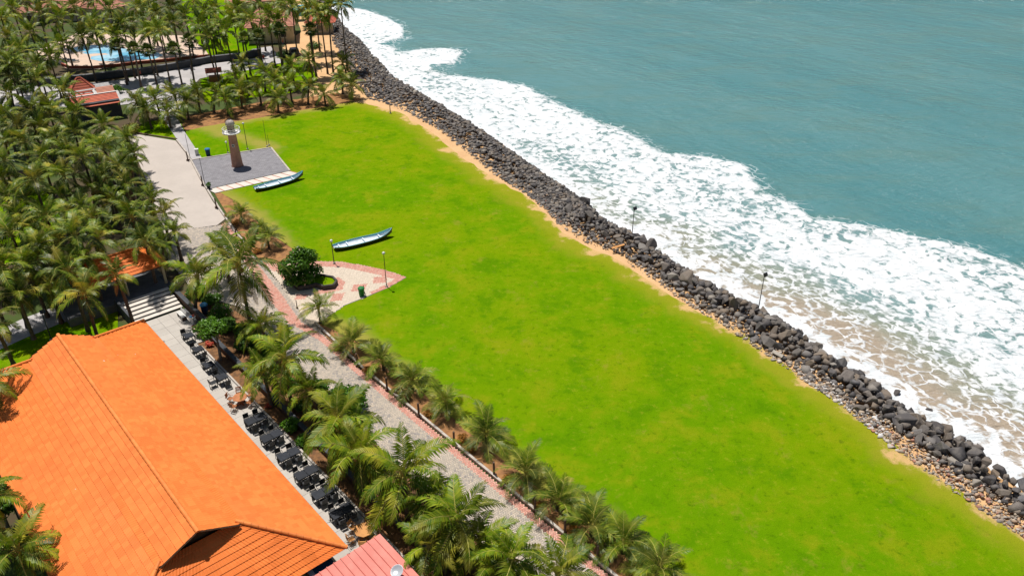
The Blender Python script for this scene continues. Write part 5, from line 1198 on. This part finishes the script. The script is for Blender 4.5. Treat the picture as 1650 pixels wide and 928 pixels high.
for i, (x, y, h) in enumerate(low):
    palm(x, y, h, pr.uniform(3.2, 3.9), 'low bushy palm in the belt beyond the lawn, %s from the left' % ORD[i + 1], split=True, mset='grove', nf=14, group='low palms beyond the lawn')

# ------------------------------------------------------------------ shrubs and leafy trees
def foliage(mb, blobs, n, size, seed, m=0, flowers=0, fm=2, squash=1.0):
    r = np.random.default_rng(seed); tot = sum(b[3] ** 2 for b in blobs)
    for bx, by, bz, br in blobs:
        k = max(6, int(n * br * br / tot))
        d = r.normal(size=(k, 3)); d /= np.linalg.norm(d, axis=1)[:, None]; d[:, 2] = np.abs(d[:, 2]) * 1.1 - 0.35
        rad = br * (r.random(k) ** 0.33) * r.uniform(0.75, 1.12, k)
        c = np.array((bx, by, bz)) + d * rad[:, None] * np.array((1, 1, squash))
        for q in range(k):
            a = Vector(r.normal(size=3)).normalized(); nn = (Vector(d[q]) * 0.9 + Vector((0, 0, 0.6)) + Vector(r.normal(size=3)) * 0.55).normalized()
            a = (a - nn * a.dot(nn)).normalized(); b = nn.cross(a); s = size * r.uniform(0.65, 1.3); p_ = Vector(c[q]); o = len(mb.v)
            mb.v += [tuple(p_ - a * s), tuple(p_ + b * s * 0.42 + nn * s * 0.1), tuple(p_ + a * s), tuple(p_ - b * s * 0.42 + nn * s * 0.1)]
            mb.f.append((o, o + 1, o + 2, o + 3)); mb.m.append(fm if r.random() < flowers else m)
def bush(loc, R_, h, label, mat, n=900, leaf=0.13, seed=1, flowers=0, fmat=None, trunk=0.0, cat='shrub', name='shrub', tm='bark', blobs=None, group=None):
    t = thing(name, label, cat, loc, seed * 1.3, group); r = random.Random(seed)
    if blobs is None:
        blobs = []
        for k in range(8):
            a = k * 2.4; q = R_ * 0.55 * math.sqrt((k + .3) / 8); blobs.append((q * math.cos(a), q * math.sin(a), trunk + h * r.uniform(0.35, 0.75), R_ * r.uniform(0.38, 0.58)))
    mb = MB(); foliage(mb, blobs, n, leaf, seed, 0, flowers, 1); mb.obj('crown', [M[mat], M[fmat or 'flower']], t)
    s = MB(); base = Vector((0, 0, -0.05)); fork = Vector((0.05, 0, max(0.15, trunk * 0.75)))
    s.tube([base, fork], [0.05 + 0.08 * (trunk > 0.5) + 0.03, 0.05 + 0.06 * (trunk > 0.5)], 8)
    for b in blobs[:7]: s.tube([fork, Vector(b[:3]) * 0.6 + fork * 0.4 + Vector((0, 0, 0.05)), Vector(b[:3])], [0.05, 0.035, 0.012], 5)
    s.obj('trunk' if trunk > 0.5 else 'stem', M[tm], t); return t
tree_b = [(0.0, 0.0, 3.0, 1.1), (0.9, 0.3, 2.6, 0.9), (-0.9, 0.3, 2.7, 0.95), (0.4, 0.9, 2.9, 0.9), (-0.3, -0.8, 2.3, 0.9), (0.9, -0.7, 2.0, 0.85), (-1.1, -0.5, 1.9, 0.8), (0.1, 0.4, 3.7, 0.75), (-0.5, 0.7, 3.4, 0.7), (1.2, 0.2, 1.8, 0.7)]
tb = P(487, 455)
bush(tb, 1.8, 3, 'dense round tree with pale blossoms in the curved planter', 'leaf', 6500, 0.19, 3, 0.03, 'flower', 1.2, 'tree', 'flowering_tree', blobs=[(x * 1.32, y * 1.32, z * 1.08, r_ * 1.2) for x, y, z, r_ in tree_b + [(0.2, -1.0, 1.5, 0.8), (-0.7, -0.9, 1.5, 0.8), (0.9, -0.9, 1.4, 0.7), (1.1, 0.5, 1.0, 0.8), (-1.2, 0.3, 1.0, 0.8), (0.2, 1.1, 1.1, 0.8), (-0.9, -0.6, 0.8, 0.75), (0.6, -1.0, 0.8, 0.75), (0.0, 0.0, 1.6, 1.0)]])
plr = thing('planter', 'curved dark stone planter round the foot of the blossoming tree', 'planter')
pp = PXS([(474, 462), (480, 452), (498, 446), (520, 449), (537, 452), (543, 458), (538, 465), (522, 467), (510, 463), (498, 466), (482, 468)])
for a_, b_ in zip(pp, pp[1:] + pp[:1]):
    d = b_ - a_; MB().box((0, 0, 0.28), (d.length + 0.12, 0.24, 0.56)).obj('wall_segment', M['planter'], plr, bev=0.03).matrix_local = Matrix.Translation((a_ + b_) / 2) @ Matrix.Rotation(math.atan2(d.y, d.x), 4, 'Z')
MB().prism(pp, 0.02, 0.36).obj('planted_bed', M['grass'], plr)
bush(UW(1.6, 12.0), 1.7, 1.8, 'leafy green tree with pale trunk beside the terrace tables', 'leaf', 3600, 0.17, 5, 0.0, None, 2.6, 'tree', 'leafy_tree')
bush(P(560, 665), 2.1, 1.9, 'broad bright green shrub beside the promenade', 'leaf', 4200, 0.17, 6, 0, None, 0.5)
bush(P(512, 640), 1.3, 1.5, 'bright green shrub behind the large terrace palm', 'leaf', 2200, 0.16, 7, 0, None, 0.4)
bush(P(728, 800), 0.9, 1.0, 'small bright green shrub between two large promenade palms', 'leaf', 1100, 0.14, 8)
bush(P(330, 540), 1.2, 1.3, 'flowering shrub behind the blue bin near the steps', 'leaf_dark', 2200, 0.13, 9, 0.10, 'flower')
bush(P(398, 545), 1.2, 1.3, 'dark green shrub left of the promenade start', 'leaf_dark', 1800, 0.14, 10)
bush(P(310, 478), 0.9, 0.9, 'yellow-green shrub beside the pavilion steps', 'leaf', 1200, 0.13, 12)
bush(P(470, 690), 1.0, 0.8, 'low green shrub against the dark wall below the terrace palm', 'leaf', 1300, 0.14, 14)
bush(P(490, 715), 0.8, 0.7, 'small green shrub against the dark wall by the double tables', 'leaf', 800, 0.14, 15)
bush(P(660, 815), 0.9, 0.8, 'green shrub at the foot of the largest terrace palm', 'leaf', 900, 0.14, 16)
bush(P(845, 925), 0.8, 0.8, 'green shrub at the near edge of the promenade', 'leaf', 800, 0.14, 17)
bush(UW(-1.2, 12.1), 0.45, 0.5, 'small red-leaved plant at the terrace edge by the first table', 'flower_red', 300, 0.1, 18, group='red plants')
bush(UW(11.2, 12.2), 0.45, 0.4, 'small red-leaved plant behind the red-brown round table', 'flower_red', 200, 0.1, 19, group='red plants')
for i, (u_, w_, r_) in enumerate(((6.5, 14.3, 1.1), (10, 14.8, 1.2), (13.5, 14.1, 1.0), (17, 14.9, 1.2), (20.5, 14.2, 1.1), (24, 14.8, 1.2), (27.5, 14.2, 1.1), (31, 14.9, 1.2), (34.5, 14.3, 1.1))):
    bush(UW(u_, w_), r_, 1.0, 'low green shrub in the bed between wall and promenade, %s from the steps' % ORD[i + 1], 'leaf' if i % 2 else 'leaf_dark', 1300, 0.14, 70 + i, 0.02 if i % 3 == 0 else 0, 'flower', group='shrubs of the long bed')
for i, (u_, w_, r_) in enumerate(((-11, 15.2, 1.2), (-8.5, 15.6, 1.1), (-5.5, 15.2, 1.5), (-3, 14.6, 1.5), (-1, 15.8, 1.5), (1.5, 14.6, 1.4), (3.5, 15.8, 1.5))):
    bush(UW(u_, w_), r_, 1.1, 'leafy shrub behind the low wall beside the steps, %s from the pavilion' % ORD[i + 1], 'leaf_dark' if i % 2 else 'leaf', 2600, 0.15, 90 + i, 0.05 if i % 3 == 2 else 0, 'flower', group='shrubs beside the steps')
bush(P(15, 855), 1.8, 2.2, 'dark leafy tree at the lower left by the hall eave', 'leaf_dark', 3000, 0.17, 20, 0, None, 1.6, 'tree', 'leafy_tree')
bush(P(190, 345), 1.6, 2.2, 'bright leafy tree in the middle of the palm grove', 'leaf', 2600, 0.16, 21, 0, None, 1.8, 'tree', 'leafy_tree')
bush(P(212, 215), 1.8, 1.2, 'yellow-orange flowering hedge at the far end of the beige road', 'leaf_yellow', 1500, 0.16, 22)
bush(P(190, 150), 1.5, 1.4, 'green shrub at the corner of the red tiled building', 'leaf', 1000, 0.17, 23)
bush(P(40, 148), 1.8, 1.3, 'green shrub by the left end of the side road', 'leaf_dark', 1000, 0.17, 24)
bush(P(455, 92), 1.4, 1.2, 'round green shrub beside the parked car', 'leaf_dark', 900, 0.17, 25)
bush(P(505, 78), 2.2, 0.8, 'low green shrub on the sand near the stone slope', 'leaf_dark', 900, 0.17, 26)
for i, (x, y) in enumerate(((1040, 925), (985, 898), (932, 862), (880, 822), (826, 778), (768, 728), (752, 712), (700, 672), (648, 634), (600, 600), (555, 565))):
    q = P(x - 8, y - 2); bush(q, 0.62, 0.5, 'low orange-leaved bush beside the kerb, %s from the near end' % ORD[i + 1], 'leaf_orange', 420, 0.09, 30 + i, group='orange bushes along the kerb')
for i, (x, y) in enumerate(((368, 350), (380, 362), (415, 408), (405, 392))):
    bush(P(x, y), 0.7, 0.5, 'orange-leaved bush by the road kerb, %s from the boat' % ORD[i + 1], 'leaf_orange', 420, 0.10, 50 + i, group='orange bushes by the road')
pot = thing('potted_plant', 'green potted plant at the near left corner of the platform', 'potted plant', P(337, 305, 0.08), 0)
MB().lathe([(0.16, 0), (0.26, 0.34), (0.28, 0.38), (0.23, 0.38), (0.02, 0.33)], 12).obj('pot', M['metal'], pot)
mb = MB(); foliage(mb, [(0, 0, 0.65, 0.36), (0.1, 0.1, 0.85, 0.25)], 260, 0.11, 60); mb.obj('foliage', M['leaf'], pot)

# ------------------------------------------------------------------ boulders, stones and rubble of the sea wall
def rock_mesh(seed, npts=15, bev=0.05):
    r = np.random.default_rng(seed); p_ = r.normal(size=(npts, 3)); p_ /= np.linalg.norm(p_, axis=1)[:, None]; p_ *= r.uniform(0.78, 1.08, (npts, 1))
    bm = bmesh.new()
    for q in p_: bm.verts.new(q)
    res = bmesh.ops.convex_hull(bm, input=list(bm.verts)); bmesh.ops.delete(bm, geom=[g_ for g_ in res['geom_interior'] if isinstance(g_, bmesh.types.BMVert)], context='VERTS')
    bmesh.ops.dissolve_limit(bm, angle_limit=R(14), verts=list(bm.verts), edges=list(bm.edges))
    if bev: bmesh.ops.bevel(bm, geom=list(bm.edges), offset=bev, segments=1, affect='EDGES', profile=0.5, clamp_overlap=True)
    bmesh.ops.recalc_face_normals(bm, faces=list(bm.faces)); bmesh.ops.triangulate(bm, faces=list(bm.faces))
    me = bpy.data.meshes.new('boulder'); bm.to_mesh(me); bm.free(); me.materials.append(M['rock']); return me
rocks = [rock_mesh(100 + s, 11 + s % 8, 0.055) for s in range(16)]
# profile of the wall across (0 lawn side .. 1 water): height of the surface of the pile
def prof_z(t): return float(np.interp(t, [0, 0.15, 0.4, 0.62, 0.85, 1.0, 1.1], [0.0, 0.15, 0.55, 0.55, -0.25, -0.95, -1.3]))
rr = random.Random(5); placed = []
KN = (len(inner_px) - 1)
k_split = 11.2 / KN
def too_close(p_, r_, lst, f):
    for q, s in lst:
        if (q - p_).length < (r_ + s) * f: return True
    return False
big = []
tries = 0
EXTRA = []
while len(big) < 620 and tries < 16000:
    tries += 1
    k = rr.uniform(k_split, 27.5 / KN); a_, b_ = pair(k); t = rr.uniform(0.08, 1.06)
    if k * KN > 22 and t < 0.22: continue
    if k * KN > 25 and t > 0.72: continue
    s = rr.choice([0.36, 0.42, 0.48, 0.5, 0.55, 0.6, 0.68, 0.78, 0.92]) * (0.75 if t < 0.3 else 1.0) * (0.8 if k * KN < 14 else 1.08)
    p_ = a_.lerp(b_, t); p_.z = 0
    if too_close(p_, s, big, 0.62 if tries < 7000 else 0.5): continue
    big.append((p_, s)); z = prof_z(t) + s * 0.15 + rr.uniform(-0.12, 0.22)
    if len(big) > 300:
        EXTRA.append(((p_.x, p_.y, z - s * 0.25), (s * rr.uniform(.8, 1.2), s, s * rr.uniform(.62, .9)), rr.random())); continue
    kk = k * KN; lab = 'dark basalt boulder of the sea wall ' + ('around the first floodlight pole' if kk < 14.8 else 'between the two floodlight poles' if kk < 17.6 else 'just past the second floodlight pole' if kk < 20.5 else 'above the white rubble' if kk < 23 else 'towards the sand pocket at lower right')
    o = mk('boulder', rocks[rr.randrange(16)]); tag(o, lab, 'boulder', lab.replace('boulder', 'boulders'))
    o.location = (p_.x, p_.y, z - s * 0.25); o.rotation_euler = (rr.uniform(0, 6.28), rr.uniform(0, 6.28), rr.uniform(0, 6.28)); f = rr.uniform(0.75, 1.25)
    o.scale = (s * f, s / math.sqrt(f) * rr.uniform(0.8, 1.1), s * rr.uniform(0.62, 0.9))
for px, py, s, lab, z in ((1108, 447, 1.5, 'large brown-topped boulder on the sea wall right of the first floodlight', 0.7), (1000, 374, 1.0, 'black boulder jutting into the surf by the first floodlight', -0.4), (1022, 384, 1.15, 'flat brown boulder under the first floodlight', -0.1), (1234, 553, 1.15, 'dark slab of rock resting on the lawn edge', 0.3), (1460, 678, 1.25, 'large pale brown boulder near the sandy gap', 0.5), (1520, 694, 1.15, 'black boulder at the water beside the sand pocket', -0.6), (1556, 728, 0.85, 'lone brown boulder on the wet sand pocket', -0.4), (1545, 748, 1.2, 'broad brown boulder below the sand pocket', 0.1), (1445, 632, 0.5, 'small black rock out in the surf', -0.9), (1496, 660, 0.4, 'tiny dark rock awash off the sea wall', -1.1), (1552, 705, 0.3, 'dark driftwood-like rock where surf meets sand', -0.9), (1376, 612, 1.0, 'angular boulder at the surf edge midway down the wall', -0.1), (945, 325, 1.1, 'black boulder at the seaward end of the stone slope', -0.2)):
    o = mk('boulder', rocks[rr.randrange(16)]); tag(o, lab, 'boulder'); q = P(px, py, z); o.location = q
    o.scale = (s, s * 0.8, s * 0.62); o.rotation_euler = (rr.uniform(-.4, .4), rr.uniform(-.4, .4), rr.uniform(0, 6.28))
def scatter(name, label, cat, items, meshes, mat, tint=None):
    """many small stones joined in one mesh; items: (location, scale xyz, tone)"""
    VV, FF, TT = [], [], []; o0 = 0; r = np.random.default_rng(3)
    base = []
    for me_ in meshes:
        v_ = np.zeros(len(me_.vertices) * 3, np.float32); me_.vertices.foreach_get('co', v_); f_ = np.zeros(len(me_.polygons) * 3, np.int32); me_.polygons.foreach_get('vertices', f_); base.append((v_.reshape(-1, 3), f_.reshape(-1, 3)))
    for loc, s, tone in items:
        v_, f_ = base[r.integers(len(base))]; e = Euler(tuple(r.uniform(0, 6.28, 3))).to_matrix()
        w_ = (v_ @ np.array(e).T) * np.array(s) + np.array(loc); VV.append(w_); FF.append(f_ + o0); o0 += len(v_); TT += [tone] * len(f_)
    me_ = mesh_np(name, np.concatenate(VV), np.concatenate(FF), mat)
    T = np.array(TT, np.float32)
    if T.ndim == 1: me_.attributes.new('tint', 'FLOAT', 'FACE').data.foreach_set('value', T)
    else: me_.attributes.new('tone', 'FLOAT_COLOR', 'FACE').data.foreach_set('color', np.column_stack([T, np.ones(len(T))]).astype(np.float32).ravel())
    o = mk(name, me_); o['kind'] = 'stuff'; tag(o, label, cat); return o
small = [rock_mesh(200 + s, 10 + s % 4, 0) for s in range(8)]
items = list(EXTRA)
for _ in range(7500):                                    # far slope: small stones two deep
    k = rr.uniform(0, (k_split * KN + 0.8) / KN) ; a_, b_ = pair(k); t = rr.uniform(-0.02, 1.08); p_ = a_.lerp(b_, t)
    s = rr.uniform(0.22, 0.46) * (1.25 if t > 0.75 else 1); items.append(((p_.x, p_.y, prof_z(t) - 0.1 + rr.uniform(-0.25, 0.12)), (s * rr.uniform(.8, 1.3), s, s * rr.uniform(.55, .9)), rr.random()))
for _ in range(1500):                                    # chinking between the boulders
    k = rr.uniform(k_split, 1.0); a_, b_ = pair(k); t = rr.uniform(0.08 if k < 17 / KN else 0.32, 1.05); p_ = a_.lerp(b_, t)
    if 25.2 / KN < k < 27 / KN and t > 0.6: continue
    s = rr.uniform(0.18, 0.42); items.append(((p_.x, p_.y, prof_z(t) - 0.42 + rr.uniform(-0.2, 0.1)), (s * rr.uniform(.8, 1.3), s, s * rr.uniform(.55, .9)), rr.random()))
scatter('stone_slope', 'sloping bank of small dark stones between lawn and surf', 'stones', items, small, M['stones'])
items = []
pal_r = [(0.46, 0.36, 0.26), (0.58, 0.50, 0.42), (0.33, 0.26, 0.20), (0.50, 0.22, 0.14), (0.70, 0.66, 0.62), (0.20, 0.18, 0.165), (0.50, 0.33, 0.21)]
for k0, k1, n_, tw_ in ((10.0, 13.5, 420, 0.5), (14, 17, 320, 0.4), (17, 22, 900, 0.42), (20, 22.6, 500, 0.45), (22, 28, 1300, 0.5), (6, 10, 200, 0.25)):
    for _ in range(n_):
        k = rr.uniform(k0, k1) / KN; a_, b_ = pair(k); t = -0.06 + tw_ * 0.8 * rr.betavariate(1.1, 2.0); p_ = a_.lerp(b_, t)
        s = 0.035 + 0.15 * rr.random() ** 3 + (0.16 if rr.random() < 0.06 else 0); pal_i = pal_r[rr.choice([0, 0, 1, 2, 2, 5, 6, 3 if k0 in (10.0, 22) else 0, 4 if k0 == 20 else 1])]
        if k0 == 20 and rr.random() < 0.45: pal_i = (0.70, 0.68, 0.66)
        items.append(((p_.x, p_.y, max(0.0, prof_z(t)) + rr.uniform(-0.03, 0.09)), (s * rr.uniform(.8, 1.7), s * rr.uniform(.7, 1.2), s * rr.uniform(.6, 1.0)), tuple(np.array(pal_i) * rr.uniform(.7, 1.15))))
scatter('rubble', 'loose pale and brick-red rubble along the lawn side of the boulders', 'rubble', items, small, M['rubble'])
sb = tag(MB().tube([P(1246, 566, 0.35), P(1262, 575, 0.35)], 0.22, 4).obj('concrete_block', M['kerb']), 'fallen pale concrete block among the rubble by the boulders', 'block')
plk = tag(MB().box((0, 0, 0), (1.6, 0.3, 0.06)).obj('plank', M['wood']), 'orange-brown plank lying on the boulders left of the floodlight', 'plank'); plk.location = P(996, 397, 0.75); plk.rotation_euler = (0.1, -0.2, 0.25)
# driftwood trunk at the head of the slope
dw = thing('fallen_trunk', 'grey bent palm trunk lying at the top of the stone slope', 'log')
MB().tube([P(538, 146, 0.15), P(552, 141, 0.3), P(566, 137, 0.75), P(580, 133, 0.95), P(594, 132, 0.6)], [0.2, 0.22, 0.24, 0.24, 0.2], 8).obj('log', M['driftwood'], dw, smooth=True)
MB().tube([P(594, 132, 0.6), P(598, 129, 0.8)], [0.12, 0.04], 6).obj('stub', M['driftwood'], dw)
fb = thing('fallen_trunk', 'dry dark branch on the sand between the tall palms and stones', 'log')
MB().tube([P(540, 88, 0.1), P(548, 86, 0.25), P(556, 80, 0.7), (P(562, 78, 0.5))], [0.09, 0.08, 0.06, 0.03], 6).obj('branch', M['trunk'], fb)

# ------------------------------------------------------------------ people on the side road
def cloth(name, shirt, trousers):
    m, ns, ls, b = nt(name); tc = ns.new('ShaderNodeTexCoord'); s = N(ns, 'ShaderNodeSeparateXYZ'); ls.new(tc.outputs['Object'], s.inputs[0]); z = s.outputs[2]
    def stp(v): return mth(ns, ls, 'GREATER_THAN', z, v)
    c = mixc(ns, ls, stp(0.93), trousers, shirt); c = mixc(ns, ls, stp(1.46), c, (0.24, 0.13, 0.085)); c = mixc(ns, ls, stp(1.66), c, (0.02, 0.016, 0.014))
    c = mixc(ns, ls, mth(ns, ls, 'LESS_THAN', z, 0.08), c, (0.03, 0.025, 0.02)); ls.new(c, b.inputs['Base Color']); b.inputs['Roughness'].default_value = 0.8; return m
def person(px, py, rz, shirt, trousers, label, stride=0.22):
    t = thing('person', label, 'person', P(px, py, 0.02), rz)
    J = [((0, 0, 0.95), .13), ((0, 0, 1.18), .14), ((0, 0, 1.40), .15), ((0, 0, 1.52), .055), ((0.01, 0, 1.60), .085), ((0.01, 0, 1.70), .09)]
    E_ = [(0, 1), (1, 2), (2, 3), (3, 4), (4, 5)]
    for s in (-1, 1):
        o = len(J); J += [((0, s * .10, .88), .09), ((stride * s * .55, s * .10, .48), .065), ((stride * s, s * .10, .07), .045), ((stride * s + .14, s * .11, .03), .035)]; E_ += [(0, o), (o, o + 1), (o + 1, o + 2), (o + 2, o + 3)]
        o = len(J); J += [((0, s * .19, 1.40), .06), ((-stride * s * .3, s * .24, 1.12), .045), ((-stride * s * .2 + .12, s * .22, .88), .034), ((-stride * s * .2 + .17, s * .21, .80), .03)]; E_ += [(2, o), (o, o + 1), (o + 1, o + 2), (o + 2, o + 3)]
    me_ = bpy.data.meshes.new('body'); me_.from_pydata([j[0] for j in J], E_, []); o = mk('body', me_, t)
    md = o.modifiers.new('skin', 'SKIN'); sv = me_.skin_vertices[0].data
    for i, j in enumerate(J): sv[i].radius = (j[1], j[1]); sv[i].use_root = i == 0
    sb_ = o.modifiers.new('sub', 'SUBSURF'); sb_.levels = 1; sb_.render_levels = 2
    me_.materials.append(cloth('clothing', shirt, trousers)); return t
person(426, 101, 2.6, (0.45, 0.04, 0.03), (0.05, 0.05, 0.06), 'person in a red top walking on the side road')
person(378, 108, 2.9, (0.55, 0.14, 0.05), (0.03, 0.03, 0.04), 'person in an orange top on the side road beside the wall')
person(456.5, 75.5, 0.3, (0.40, 0.09, 0.05), (0.03, 0.06, 0.15), 'person in red and blue on the path by the cream house')
person(310, 119, 3.0, (0.06, 0.05, 0.05), (0.04, 0.04, 0.05), 'person in dark clothes on the side road near the fan palms')
person(228, 127, 2.9, (0.50, 0.10, 0.06), (0.05, 0.04, 0.04), 'person in a red shirt walking under the fan palms')
